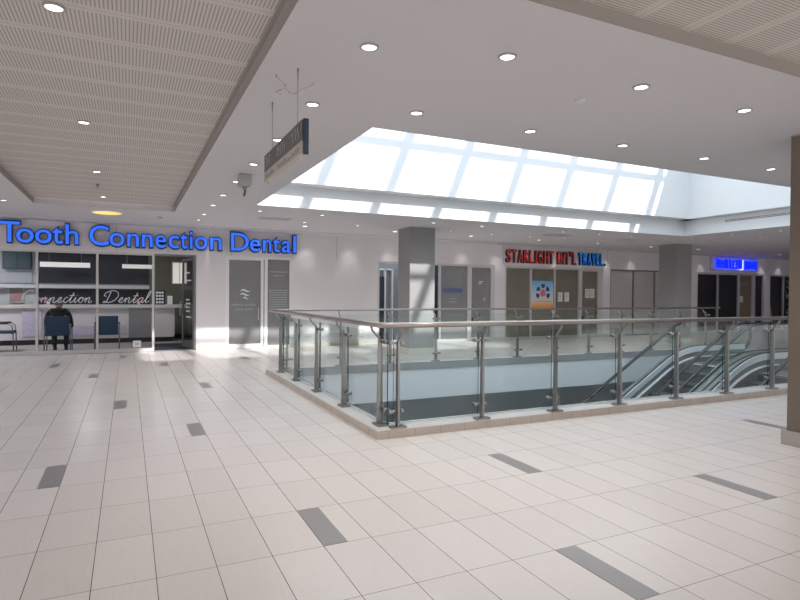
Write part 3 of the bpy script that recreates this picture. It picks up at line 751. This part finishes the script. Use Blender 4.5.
notice(13.69, 1.40, .20, .32, 'white paper notice on the third travel shop pane, right of its pair')
notice(14.62, 1.53, .20, .32, 'white paper notice on the travel shop door, left of the two taped together')
notice(14.85, 1.53, .21, .33, 'white paper notice on the travel shop door, right of the two taped together')
# shuttered unit
w = struct(empty('window_5')); frame(w, 15.66, 18.95, [16.83, 17.93], w=.05, m='alu_dk', sill=.05)
for a, b in ((15.7, 16.81), (16.86, 17.9), (17.96, 18.9)): pane(w, a, b, .05, HD-.05, 'shutter', FY0+.03, 'shutter')
# dark unit under the neon sign
w = struct(empty('window_6')); frame(w, 20.26, 22.86, [21.53], w=.07, m='alu', sill=.08)
for a, b in ((20.33, 21.5), (21.57, 22.79)): pane(w, a, b, .08, HD-.07); pane(w, a, b, .08, HD-.07, 'blackshut', FY1-.01, 'shutter')
d = struct(empty('door_5'))
MB().box(22.86, 24.5, FY0-.005, FY1, HD-.07, HD).box(23.66, 23.9, FY0-.005, FY1, 0, HD-.07).box(24.4, 24.5, FY0-.005, FY1, 0, HD-.07).box(22.86, 22.9, FY0-.005, FY1, 0, HD-.07).build('door_frame', 'alu', d)
MB().box(22.9, 23.66, FY0+.02, FY0+.06, .01, HD-.07).build('door_leaf', 'wood', d)
MB().box(23.9, 24.4, FY0+.05, FY0+.07, 0, HD-.07).build('side_pane', 'black', d)
mb = MB()
for k, (dx, m_) in enumerate(((0, 0), (.14, 0), (.28, 0), (.43, 0))):
    mb.tube([(22.98+dx+.05*math.cos(t), FY0+.015, 1.98+.07*math.sin(t)) for t in [i*PI/6 for i in range(9)]], .008, 5)
mb.build('unit_lettering', 'decal_dim', d)
MB().box(22.93, 23.12, FY0+.012, FY0+.02, 1.22, 1.48).build('notice_plate', 'paper', d)
MB().tube([(22.97, FY0+.02, .75), (22.97, FY0-.04, .77), (22.97, FY0-.04, 1.05), (22.97, FY0+.02, 1.07)], .014, 8).build('handle', 'steel', d)
# last shop at right
w = struct(empty('window_7')); frame(w, 24.86, 29.5, [25.86, 27.5], w=.06, m='alu', sill=.08)
for a, b in ((24.92, 25.83), (25.89, 27.47), (27.53, 29.44)): pane(w, a, b, .08, HD-.06)
MB().box(24.8, 29.6, 17.6, 17.7, 0, 2.8).build('back_panel', 'frost', w)
MB().box(24.8, 24.86, YW+.2, 17.6, 0, 2.8).box(29.5, 29.56, YW+.2, 17.6, 0, 2.8).box(24.8, 29.56, YW+.2, 17.7, 2.7, 2.8).box(24.8, 29.56, YW+.2, 17.7, -.05, 0).build('inner_shell', 'frost', w)
e = empty('product_rack', (27.15, 15.8, 0), label='tall dark rack of small goods inside the last shop window at right', cat='rack')
mb = MB()
for k in range(9): mb.box(-.28, .9, 0, .3, .2+.24*k, .215+.24*k)
mb.box(-.3, -.27, 0, .3, 0, 2.3).box(.9, .93, 0, .3, 0, 2.3).build('shelves', 'alu_dk', e)
random.seed(4); mb = MB(); mb2 = MB()
for k in range(9):
    x = -.25
    while x < .8:
        ww = random.uniform(.05, .13); (mb if random.random() < .55 else mb2).box(x, x+ww, .02, .14, .215+.24*k, .215+.24*k+random.uniform(.08, .19)); x += ww+.02
mb.build('dark_goods', 'blackpl', e); mb2.build('pale_goods', 'paper', e)
e = empty('leaning_board', (25.25, 15.62, 0), label='pale board with a rounded top standing inside the last shop window', cat='board')
MB().prism([(-.35, 0), (.4, 0), (.22, 1.0), (.15, 1.06), (-.22, 1.06), (-.3, 1.0)], 1, 0, .04).build('panel', 'alu', e)
MB().box(-.35, .4, -.05, .1, 0, .03).build('foot', 'alu_dk', e)
# ------------------------------------------------------------------ dental interior
IX0, IX1, IY1, IH = -6.5, 2.2, 19.6, 2.85
struct(MB().box(IX0, IX1, 15.5, IY1, -.05, .001).box(IX0, 2.2, 15.2, 15.5, -.3, 0).box(2.2, 31, 15.2, 15.6, -.3, 0).build('floor_dental', 'intfloor'))
struct(MB().box(IX0, IX1, 15.5, IY1, IH, IH+.05).build('ceiling_dental', 'ceil'))
mb = MB(); mb.mi = 0; mb.box(-2.42, .60, IY1, IY1+.1, 0, IH)
mb.mi = 1; mb.box(IX0, -2.42, IY1, IY1+.1, 0, IH); mb.box(IX0-.1, IX0, 15.5, IY1, 0, IH)
mb.mi = 2; mb.box(.60, IX1, IY1, IY1+.1, 0, IH).box(IX1, IX1+.1, 15.5, IY1, 0, IH)
struct(mb.build('wall_dental', ['navy', 'palewall', 'greenwall']))
struct(MB().box(-6.4, 2.1, IY1-.02, IY1, 0, .12).build('baseboard_dental', 'blackpl'))
e = empty('reception_counter', (0, 18.2, 0), label='long white reception counter with a pale ledge inside the dental office', cat='counter')
MB().box(-5.5, 1.25, 0, .6, .14, 1.0).build('front', 'counter', e)
MB().box(-5.5, 1.2, .05, .55, 0, .14).build('toe_kick', 'blackpl', e)
MB().box(-5.55, 1.6, -.08, .65, 1.0, 1.09).build('counter_top', 'alu', e)
MB().box(-2.56, -2.12, -.03, 0, .24, .95).build('stone_panel', 'stone', e)
MB().box(-1.9, -.05, -.03, 0, .24, .50).build('stone_panel', 'stone', e)
MB().box(.02, .62, -.04, 0, .14, 1.0).build('grey_panel', 'alu_dk', e)
e = empty('light_bar', (-1.62, 18.9, 2.22), label='long white light bar in the dark upper part of the first dental pane', cat='lamp')
MB().box(-.62, .62, -.04, .04, -.07, .07).build('body', 'lampbar', e); MB().tube([(-.4, 0, .07), (-.4, 0, .62)], .006, 6).tube([(.4, 0, .07), (.4, 0, .62)], .006, 6).build('suspension', 'steel_dk', e)
e = empty('light_bar', (.27, 18.9, 2.22), label='long white light bar seen across the second dental pane and the open door', cat='lamp')
MB().box(-.43, .43, -.04, .04, -.06, .06).build('body', 'lampbar', e); MB().tube([(-.3, 0, .06), (-.3, 0, .62)], .006, 6).tube([(.3, 0, .06), (.3, 0, .62)], .006, 6).build('suspension', 'steel_dk', e)
e = empty('wall_shelf', (-1.5, 19.6, 1.6), label='long grey shelf on the dark wall behind the reception counter', cat='shelf')
MB().box(-3.2, 2.1, -.3, 0, -.06, .09).build('board', 'alu_dk', e); MB().box(-3.2, 2.1, -.32, -.3, -.05, .05).build('edge', 'vent', e)
e = empty('teal_cabinet', (-2.85, 19.57, 2.09), label='dark teal wall cabinet high behind the left end of the counter', cat='cabinet')
MB().box(-.34, .34, -.3, 0, 0, .62).build('body', 'teal', e); MB().box(-.33, -.01, -.32, -.3, .01, .61).build('door', 'teal', e); MB().box(.01, .33, -.32, -.3, .01, .61).build('door', 'teal', e)
e = empty('pale_blind', (-2.82, 19.58, 1.7), label='pale blue panel below the dark teal cabinet', cat='blind')
MB().box(-.3, .3, -.02, .02, 0, .36).build('fabric', stripes('pale_blind_fabric', (.52, .55, .60), (.42, .46, .52), .05, 0, .2), e); MB().box(-.32, .32, -.03, .02, .36, .38).build('top_rail', 'alu', e)
e = empty('framed_print', (-2.9, 19.58, 1.12), label='framed picture of rooftops leaning behind the left end of the counter', cat='picture')
MB().box(-.19, .19, -.03, 0, 0, .45).build('picture_frame', 'alu', e); MB().box(-.16, .16, -.035, -.03, .03, .42).build('print', 'print_grey', e)
mb = MB()
for i in range(5):
    for j in range(3): mb.box(-.14+.06*i, -.10+.06*i, -.038, -.034, .07+.08*j, .11+.08*j)
mb.build('print_pattern', 'pink', e)
e = empty('tabletop_photo_frame', (.85, 18.05+.2, 1.09), label='black picture frame standing on the counter by the open door', cat='picture')
MB().box(-.14, .14, -.015, .015, 0, .42).build('picture_frame', 'blackpl', e)
mb = MB()
for i in range(3):
    for j in range(4): mb.box(-.11+.075*i, -.05+.075*i, -.02, -.015, .04+.095*j, .10+.095*j)
mb.build('print', 'decal', e)
MB().box(-.12, .12, .015, .08, 0, .01).build('stand', 'blackpl', e)
e = empty('card_holder', (1.12, 18.2, 1.09), label='white upright card holder on the counter beside the black picture frame', cat='holder')
MB().box(-.07, .07, -.01, .01, 0, .26).build('card', 'paper', e); MB().box(-.075, .075, -.03, .04, 0, .02).build('base', 'alu', e)
e = empty('inner_window', (1.49, 19.58, 1.75), label='bright white inner window seen through the open dental door', cat='window')
MB().box(-.20, .20, -.02, 0, 0, .64).build('pane', 'winlit', e); MB().box(-.23, .23, -.03, -.0, .64, .68).box(-.23, -.20, -.03, 0, 0, .64).box(.2, .23, -.03, 0, 0, .64).box(-.01, .01, -.03, -.02, 0, .64).box(-.23, .23, -.03, 0, -.03, 0).build('window_frame', 'alu', e)
def flowers(x, label):
    e = empty('potted_flowers', (x, 18.35, 1.09), label=label, cat='flowers')
    MB().lathe([(.03, 0), (.045, .07), (.04, .075)], 0, 0, 0, 12).build('pot', 'white', e)
    random.seed(int(x*100)); mb = MB()
    for k in range(12): mb.ell((random.uniform(-.08, .08), random.uniform(-.06, .06), .09+random.uniform(0, .09)), .025, .025, .022, 8, 5)
    mb.build('blossoms', 'flower', e)
flowers(-1.98, 'small pot of reddish flowers on the counter at the left of the first dental pane'); flowers(.28, 'small pot of reddish flowers on the counter behind the last letters of the window script')
for x in (-3.6, -1.0, .9):  # unseen ceiling panels and lamps added to brighten the dental interior
    e = empty('added_light_panel', (x, 17.2, IH), label='unseen square light panel added in the dental office ceiling, %s' % {-3.6: 'left', -1.0: 'middle', .9: 'right'}[x], cat='ceiling light')
    MB().box(-.3, .3, -.3, .3, -.02, 0).build('frame', 'white', e)
    MB().box(-.27, .27, -.27, .27, -.024, -.02).build('lens', 'fill_lens', e)
    l = bpy.data.lights.new('added_fill_lamp', 'AREA'); l.size = .5; l.energy = {-3.6: 65, -1.0: 9, .9: 7}[x]; l.color = (.94, .96, 1)
    lo = bpy.data.objects.new('added_fill_lamp', l); C.objects.link(lo); lo.parent = e; lo.location = (0, 0, -.04)
e = empty('entrance_mat', (1.1, 16.4, .001), label='dark entrance mat inside the open dental door', cat='mat')
MB().box(-.5, .45, -.75, 1.0, 0, .012).build('pile', 'matdk', e); MB().box(-.53, .48, -.78, 1.03, 0, .006).build('rubber_edge', 'blackpl', e)
e = empty('door_sticker', (.20, FY0+.03, .19), label='small white sign at the foot of the glass left of the dental door', cat='notice')
MB().box(-.09, .09, -.003, .003, -.08, .08).build('sheet', 'paper', e); MB().box(-.05, .05, -.005, -.003, -.012, .012).box(-.07, .03, -.005, -.003, .035, .042).build('print', 'print_grey', e)
# cursive lettering on the dental glass
CUR = {
 'C': (.75, [[(.62,.80),(.58,.98),(.40,.98),(.12,.70),(.05,.35),(.15,.05),(.40,.0),(.75,.22)]]),
 'o': (.44, [[(0,.15),(.12,.40),(.28,.45),(.12,.30),(.10,.08),(.22,0),(.34,.15),(.32,.38),(.24,.42),(.44,.36)]]),
 'n': (.52, [[(0,.15),(.12,.42),(.10,0),(.12,.22),(.28,.44),(.34,.36),(.30,.08),(.38,0),(.52,.15)]]),
 'e': (.38, [[(0,.12),(.20,.25),(.28,.38),(.20,.45),(.10,.30),(.10,.10),(.20,0),(.38,.15)]]),
 'c': (.36, [[(.30,.38),(.22,.45),(.10,.32),(.08,.12),(.18,0),(.36,.15)]]),
 't': (.34, [[(0,.15),(.20,.55),(.26,.85),(.14,.30),(.12,.06),(.20,0),(.34,.15)],[(.02,.58),(.36,.62)]]),
 'i': (.26, [[(0,.15),(.12,.44),(.08,.10),(.14,0),(.26,.15)],[(.18,.60),(.19,.64)]]),
 'a': (.48, [[(0,.15),(.14,.35)],[(.34,.38),(.24,.45),(.10,.30),(.10,.06),(.20,.0),(.32,.18),(.37,.44),(.32,.10),(.38,0),(.48,.15)]]),
 'l': (.32, [[(0,.15),(.20,.55),(.30,.95),(.24,1.0),(.14,.70),(.09,.15),(.15,0),(.32,.15)]]),
 'D': (.95, [[(.38,.92),(.30,.45),(.20,.05),(.05,.02),(.10,.12),(.35,.02),(.70,.18),(.90,.60),(.75,.95),(.40,1.02),(.05,.80),(.02,.60),(.15,.55)]]),
}
def cm(p, n=5):
    q = [p[0]]+p+[p[-1]]; out = []
    for i in range(1, len(q)-2):
        for k in range(n):
            t = k/n; a, b, c, d_ = q[i-1], q[i], q[i+1], q[i+2]
            out.append(tuple(.5*(2*b[j]+(c[j]-a[j])*t+(2*a[j]-5*b[j]+4*c[j]-d_[j])*t*t+(3*b[j]-a[j]-3*c[j]+d_[j])*t**3) for j in (0, 1)))
    out.append(p[-1]); return out
e = empty('window_script', (0, FY0+.022, 1.2), label='white cursive lettering reading Connection Dental across the dental window', cat='lettering')
def cursive(txt, xa, xb, hgt, name):
    tot = sum(CUR[c][0] for c in txt); s = (xb-xa)/tot; x = xa; mb = MB()
    for c in txt:
        w_, st = CUR[c]
        for p in st: mb.tube([(x+(u+.18*v)*s, 0, v*hgt) for u, v in cm(p)], .0095, 5)
        x += w_*s
    mb.build(name, 'decal', e)
cursive('Connection', -2.2, -.78, .28, 'word'); cursive('Dental', -.55, .46, .28, 'word')
# ------------------------------------------------------------------ chairs
def make_chair():
    e = empty('visitor_chair')
    MB().box(-.235, .235, -.22, .24, .42, .49).build('seat', 'chairblue', e, bevel=.025)
    MB().prism([(-.28, .40), (-.235, .40), (-.235, .62), (-.27, .87), (-.31, .87), (-.295, .62)], 0, -.25, .25).build('backrest', 'chairblue', e, bevel=.018)
    for s in (-1, 1):
        f = MB().tube([(s*.27, -.26, 0), (s*.27, -.25, .42), (s*.27, -.24, .60), (s*.27, -.20, .66), (s*.27, .12, .665), (s*.27, .2, .62), (s*.27, .22, .45), (s*.27, .23, 0)], .013, 8)
        f.tube([(s*.27, -.25, .44), (s*.27, .22, .44)], .011, 6).build('leg_frame', 'chairframe', e)
        MB().tube([(s*.27, -.16, .675), (s*.27, .12, .68)], .022, 8).build('armrest', 'blackpl', e)
    MB().tube([(-.27, -.22, .415), (.27, -.22, .415)], .010, 6).tube([(-.27, .2, .415), (.27, .2, .415)], .010, 6).tube([(-.27, -.28, .56), (.27, -.28, .56)], .009, 6).build('cross_bar', 'chairframe', e)
    return e
c0 = make_chair()
spots = [((-1.515, 16.02, .001), 0, 'navy chair with its back to the window, the seated person in it'),
         ((-.465, 16.02, .001), 0, 'empty navy chair with its back to the window, right of the seated person'),
         ((-2.74, 16.75, .001), math.radians(-88), 'navy armchair seen sideways at the left edge, the nearer to the window frame'),
         ((-3.08, 16.0, .001), math.radians(-88), 'navy armchair seen sideways and cut off by the left picture edge')]
for i, (l_, r_, lab) in enumerate(spots):
    c = c0 if i == 0 else copy_tree(c0)
    c.location = l_; c.rotation_euler = (0, 0, r_); tag(c, lab, 'chair', 'visitor chairs in the dental office')
# ------------------------------------------------------------------ seated person, seen from behind
def skin_body(name, verts, edges, radii, m, parent, sub=2, root=0):
    me = bpy.data.meshes.new(name); me.from_pydata(verts, edges, []); o = bpy.data.objects.new(name, me); C.objects.link(o)
    sk = o.modifiers.new('skin', 'SKIN'); sk.use_smooth_shade = True
    for i, r in enumerate(radii):
        v = me.skin_vertices[0].data[i]; v.radius = r if isinstance(r, tuple) else (r, r); v.use_root = (i == root)
    sb = o.modifiers.new('sub', 'SUBSURF'); sb.levels = sub; sb.render_levels = sub
    bpy.context.view_layer.update()
    me2 = bpy.data.meshes.new_from_object(o.evaluated_get(bpy.context.evaluated_depsgraph_get()))
    bpy.data.objects.remove(o)
    me2.materials.clear(); me2.materials.append(M[m]); me2.name = name
    for p in me2.polygons: p.use_smooth = True
    o = bpy.data.objects.new(name, me2); C.objects.link(o); o.parent = parent
    return o
P = empty('person', (-1.515, 16.02, .0), label='person in dark clothes seated with their back to us and head bowed', cat='person')
V = [(0,-.05,.54),(0,-.07,.66),(0,-.08,.80),(0,-.05,.93),(0,.0,1.03),(0,.05,1.08),
     (-.13,-.03,.99),(-.205,-.02,.93),(-.26,.0,.76),(-.275,.10,.62),(-.25,.28,.60),
     (.13,-.03,.99),(.205,-.02,.93),(.26,.0,.76),(.275,.10,.62),(.25,.28,.60),
     (-.10,-.02,.53),(-.12,.22,.53),(-.13,.42,.52),(-.13,.43,.28),(-.12,.40,.10),(-.12,.42,.05),
     (.10,-.02,.53),(.12,.22,.53),(.13,.42,.52),(.13,.43,.28),(.12,.40,.10),(.12,.42,.05)]
E_ = [(0,1),(1,2),(2,3),(3,4),(4,5),(3,6),(6,7),(7,8),(8,9),(9,10),(3,11),(11,12),(12,13),(13,14),(14,15),(0,16),(16,17),(17,18),(18,19),(19,20),(20,21),(0,22),(22,23),(23,24),(24,25),(25,26),(26,27)]
Rr = [(.15,.11),(.15,.10),(.17,.11),(.15,.10),.065,.05,.085,.070,.052,.043,.034,.085,.070,.052,.043,.034,.095,.085,.065,.055,.04,.035,.095,.085,.065,.055,.04,.035]
skin_body('body', V, E_, Rr, 'cloth', P)
# trousers: loose surface over the legs
V2 = [(0,-.05,.535),(-.10,-.02,.53),(-.12,.22,.53),(-.13,.42,.52),(-.13,.43,.28),(-.12,.41,.09),(.10,-.02,.53),(.12,.22,.53),(.13,.42,.52),(.13,.43,.28),(.12,.41,.09)]
skin_body('trousers', V2, [(0,1),(1,2),(2,3),(3,4),(4,5),(0,6),(6,7),(7,8),(8,9),(9,10)], [(.15,.12),.105,.095,.077,.066,.058,.105,.095,.077,.066,.058], 'jeans', P)
for s in (-1, 1):
    mb = MB(); mb.ell((s*.12, .47, .045), .048, .135, .045, 12, 8); mb.build('shoe', 'blackpl', P)
    # hand resting on the thigh: palm and five fingers
    hv = [(s*.245,.29,.61),(s*.225,.34,.61),(s*.21,.38,.61)]; he = [(0,1),(1,2)]; hr = [.026,(.036,.018),(.036,.016)]
    for k, (dx, ln) in enumerate(((-.030,.060),(-.010,.072),(.010,.068),(.028,.052))):
        a = len(hv); bx, by = s*.21+dx, .385
        hv += [(bx, by, .612), (bx, by+ln*.5, .612), (bx, by+ln, .600)]; he += [(2, a), (a, a+1), (a+1, a+2)]; hr += [.010, .009, .008]
    a = len(hv); hv += [(s*.21-s*.045,.345,.605),(s*.21-s*.06,.385,.60)]; he += [(1,a),(a,a+1)]; hr += [.011,.009]
    skin_body('hand', hv, he, hr, 'skin', P, 1)
hd = empty('head', (0, .10, 1.12)); hd.parent = P; hd.rotation_euler = (math.radians(-38), 0, 0)
mb = MB()
mb.ell((0, .0, .03), .076, .092, .105, 20, 14); mb.ell((0, .035, -.035), .055, .06, .07, 16, 10)
mb.ell((0, .098, .005), .012, .018, .022, 8, 6)
for s in (-1, 1): mb.ell((s*.077, -.005, .01), .010, .020, .030, 8, 6)
mb.tube([(0, -.02, -.11), (0, -.01, -.04)], .048, 12)
mb.build('face', 'skin', hd)
mb = MB()
for s in (-1, 1): mb.ell((s*.030, .083, .03), .011, .008, .007, 8, 6)
mb.ell((0, .088, -.042), .022, .006, .005, 8, 6)
mb.build('eyes_and_mouth', 'blackpl', hd)
mb = MB(); mb.ell((0, -.014, .045), .083, .093, .102, 20, 14); mb.build('hair', 'hair', hd)
# ------------------------------------------------------------------ escalators
def esc(yf, yn, xb, label):
    e = empty('escalator', (xb, (yf+yn)/2, 0), label=label, cat='escalator')
    ym = (yf+yn)/2; T = math.tan(math.radians(30)); ZB = -4.2
    xbot = xb+ZB/T
    def line(h, rb=.6):   # tread-line offset upward by h, rounded at both bends, in local x
        pts = []
        lowx = xbot-xb
        pts += [(lowx-1.0, ZB+h), (lowx-.5, ZB+h)]
        R = 1.1
        for k in range(7):
            t = k/6; x = lowx-.5+t*1.0; pts.append((x, ZB+h+T*(x-lowx+.5)**2/2.0))
        for k in range(1, 8): x = lowx+.5+(-rb-lowx-.5)*k/8; pts.append((x, h+T*x))
        for k in range(1, 9):
            t = k/8; x = -rb+2*rb*t; pts.append((x, h-T*(rb-x)**2/(4*rb)))
        return pts
    ENDX = 2.05
    for y, s in ((yf, 1), (yn, -1)):
        hp = line(.93, .35)+[(1.0, .93), (ENDX, .93)]
        for k in range(1, 13):
            a = PI/2-PI*k/12; hp.append((ENDX+.36*math.cos(a), .57+.36*math.sin(a)))
        hp += [(ENDX-.2, .21)]
        MB().sweep_xz(hp, y-ym-.032, y-ym+.032, .03).build('handrail', 'rubber', e)
        lo = line(.36, .35)+[(1.0, .36), (ENDX, .36)]; hi = line(.91, .35)+[(1.0, .91), (ENDX, .91)]
        mb = MB(); mb.strip(lo, hi, 1, y-ym-.006, y-ym+.006)
        arc = [(ENDX, .91)]+[(ENDX+.34*math.cos(PI/2-PI*k/10), .57+.34*math.sin(PI/2-PI*k/10)) for k in range(1, 9)]+[(ENDX, .30)]
        mb.prism(arc, 1, y-ym-.006, y-ym+.006)
        bmesh.ops.remove_doubles(mb.bm, verts=mb.bm.verts, dist=1e-5)
        # drop internal faces
        inner = [f for f in mb.bm.faces if abs(f.normal.y) < .5 and len([e2 for e2 in f.edges if len(e2.link_faces) > 2]) >= 2]
        bmesh.ops.delete(mb.bm, geom=inner, context='FACES_ONLY')
        mb.build('glass_balustrade', 'rglass', e)
        MB().sweep_xz(line(.368)+[(1.0, .368), (ENDX, .368)], y-ym-.014, y-ym+.014, .018).build('glass_gasket', 'rubber', e)
        # bright inner skirt, narrow deck and outer cladding
        a, b = (y-ym-.045, y-ym-.02) if s > 0 else (y-ym+.02, y-ym+.045)
        lo = line(.24)+[(1.0, .24), (ENDX+.1, .24)]; hi = line(.36)+[(1.0, .36), (ENDX+.1, .36)]
        MB().strip(lo, hi, 1, a, b).build('inner_deck', 'skirt', e)
        a2, b2 = (y-ym-.10, y-ym-.075) if s > 0 else (y-ym+.075, y-ym+.10)
        lo2 = line(-.12)+[(1.0, -.12), (ENDX-.7, -.12)]; hi2 = line(.12)+[(1.0, .12), (ENDX-.7, .12)]
        MB().strip(lo2, hi2, 1, min(a2, b2), max(a2, b2)).build('skirt_panel', 'alu_dk', e)
        MB().strip(line(.14)+[(1.0, .14), (ENDX+.1, .14)], line(.24)+[(1.0, .24), (ENDX+.1, .24)], 1, a, b).build('deck_dark_band', 'alu_dk', e)  # dark metal skirt band between inner deck and white trim
        lo3 = line(.118)+[(1.0, .118), (ENDX-.2, .118)]; hi3 = line(.14)+[(1.0, .14), (ENDX-.2, .14)]
        MB().strip(lo3, hi3, 1, min(a, a2), max(b, b2)).build('skirt_trim', 'white', e)
        c1, c2 = (y-ym-.02, y-ym+.13) if s > 0 else (y-ym-.13, y-ym+.02)
        lo4 = line(-.7)+[(.3, -.7)]; hi4 = line(.34)+[(.6, .34)]
        n = min(len(lo4), len(hi4)); MB().strip(lo4[:n], hi4[:n], 1, c1, c2).build('outer_cladding', 'truss', e)
        MB().box(.5, ENDX+.1, c1, c2, 0.001, .34).build('landing_cladding', 'truss', e)
    hw = (yf-yn)/2-.1
    x = xbot-xb-.6; k = 0
    while x < .75:
        def prof(q):
            lx = xbot-xb
            if q < lx-.5: return ZB
            if q < lx+.5: return ZB+T*(q-lx+.5)**2/2.0
            if q < -.6: return T*q
            if q < .6: return -T*(.6-q)**2/2.4
            return 0
        z = prof(x+.1)
        MB().box(x, x+.405, -hw, hw, z-.03, z-.005).box(x, x+.02, -hw, hw, z-.25, z-.005).build('step', 'tread', e)
        if k % 1 == 0: MB()
        x += .40; k += 1
    MB().box(.32, 1.9, -hw, hw, .001, .012).build('comb_plate', 'alu_dk', e)
    return e
esc(8.66, 7.42, 10.95, 'escalator farther from the camera, descending to the left inside the atrium')
esc(7.03, 5.80, 10.80, 'escalator nearer to the camera, just inside the near railing')
# ------------------------------------------------------------------ lights, world, camera
sun = bpy.data.lights.new('sun', 'SUN'); sun.energy = 6.0; sun.angle = math.radians(1.4); sun.color = (1.0, .97, .92)
so = bpy.data.objects.new('sun', sun); C.objects.link(so)
d = Vector((-.33, 1.0, -.545)).normalized()
so.rotation_euler = d.to_track_quat('-Z', 'Y').to_euler(); so.location = (8, -10, 12)
W = bpy.data.worlds.new('world'); S.world = W; W.use_nodes = True
N, L = W.node_tree.nodes, W.node_tree.links
bg = N['Background']
tc = N.new('ShaderNodeTexCoord'); sp = N.new('ShaderNodeSeparateXYZ'); L.new(tc.outputs['Generated'], sp.inputs[0])
r = N.new('ShaderNodeValToRGB'); L.new(sp.outputs[2], r.inputs[0])
e0, e1 = r.color_ramp.elements; e0.position = 0.02; e0.color = (.56, .54, .545, 1); e1.position = .35; e1.color = (1.9*.78, 1.9*.90, 1.9*1.0, 1)
L.new(r.outputs[0], bg.inputs['Color']); bg.inputs['Strength'].default_value = 1.6
cam = bpy.data.cameras.new('camera'); co = bpy.data.objects.new('camera', cam); C.objects.link(co)
cam.sensor_width = 36; cam.lens = 571.01/800*36; cam.clip_start = .05
R = Vector((0.9028072839085228, -0.4299700200364532, 0.008049223041250733)); U = Vector((-0.002241349604238165, 0.014012385823992116, 0.9998993096284601)); Fw = Vector((0.4300395150142221, 0.9027344210305551, -0.011686770852593632))
mtx = Matrix((( R.x, U.x, -Fw.x, 0), (R.y, U.y, -Fw.y, 0), (R.z, U.z, -Fw.z, 1.48), (0, 0, 0, 1)))
co.matrix_world = mtx
S.camera = co
vs = S.view_settings; vs.view_transform = 'Standard'; vs.look = 'None'; vs.exposure = 0.1; vs.gamma = 1.0; vs.use_curve_mapping = False
S.cycles.transparent_max_bounces = 32
S.cycles.max_bounces = 8
S.cycles.diffuse_bounces = 5
S.cycles.sample_clamp_indirect = 6
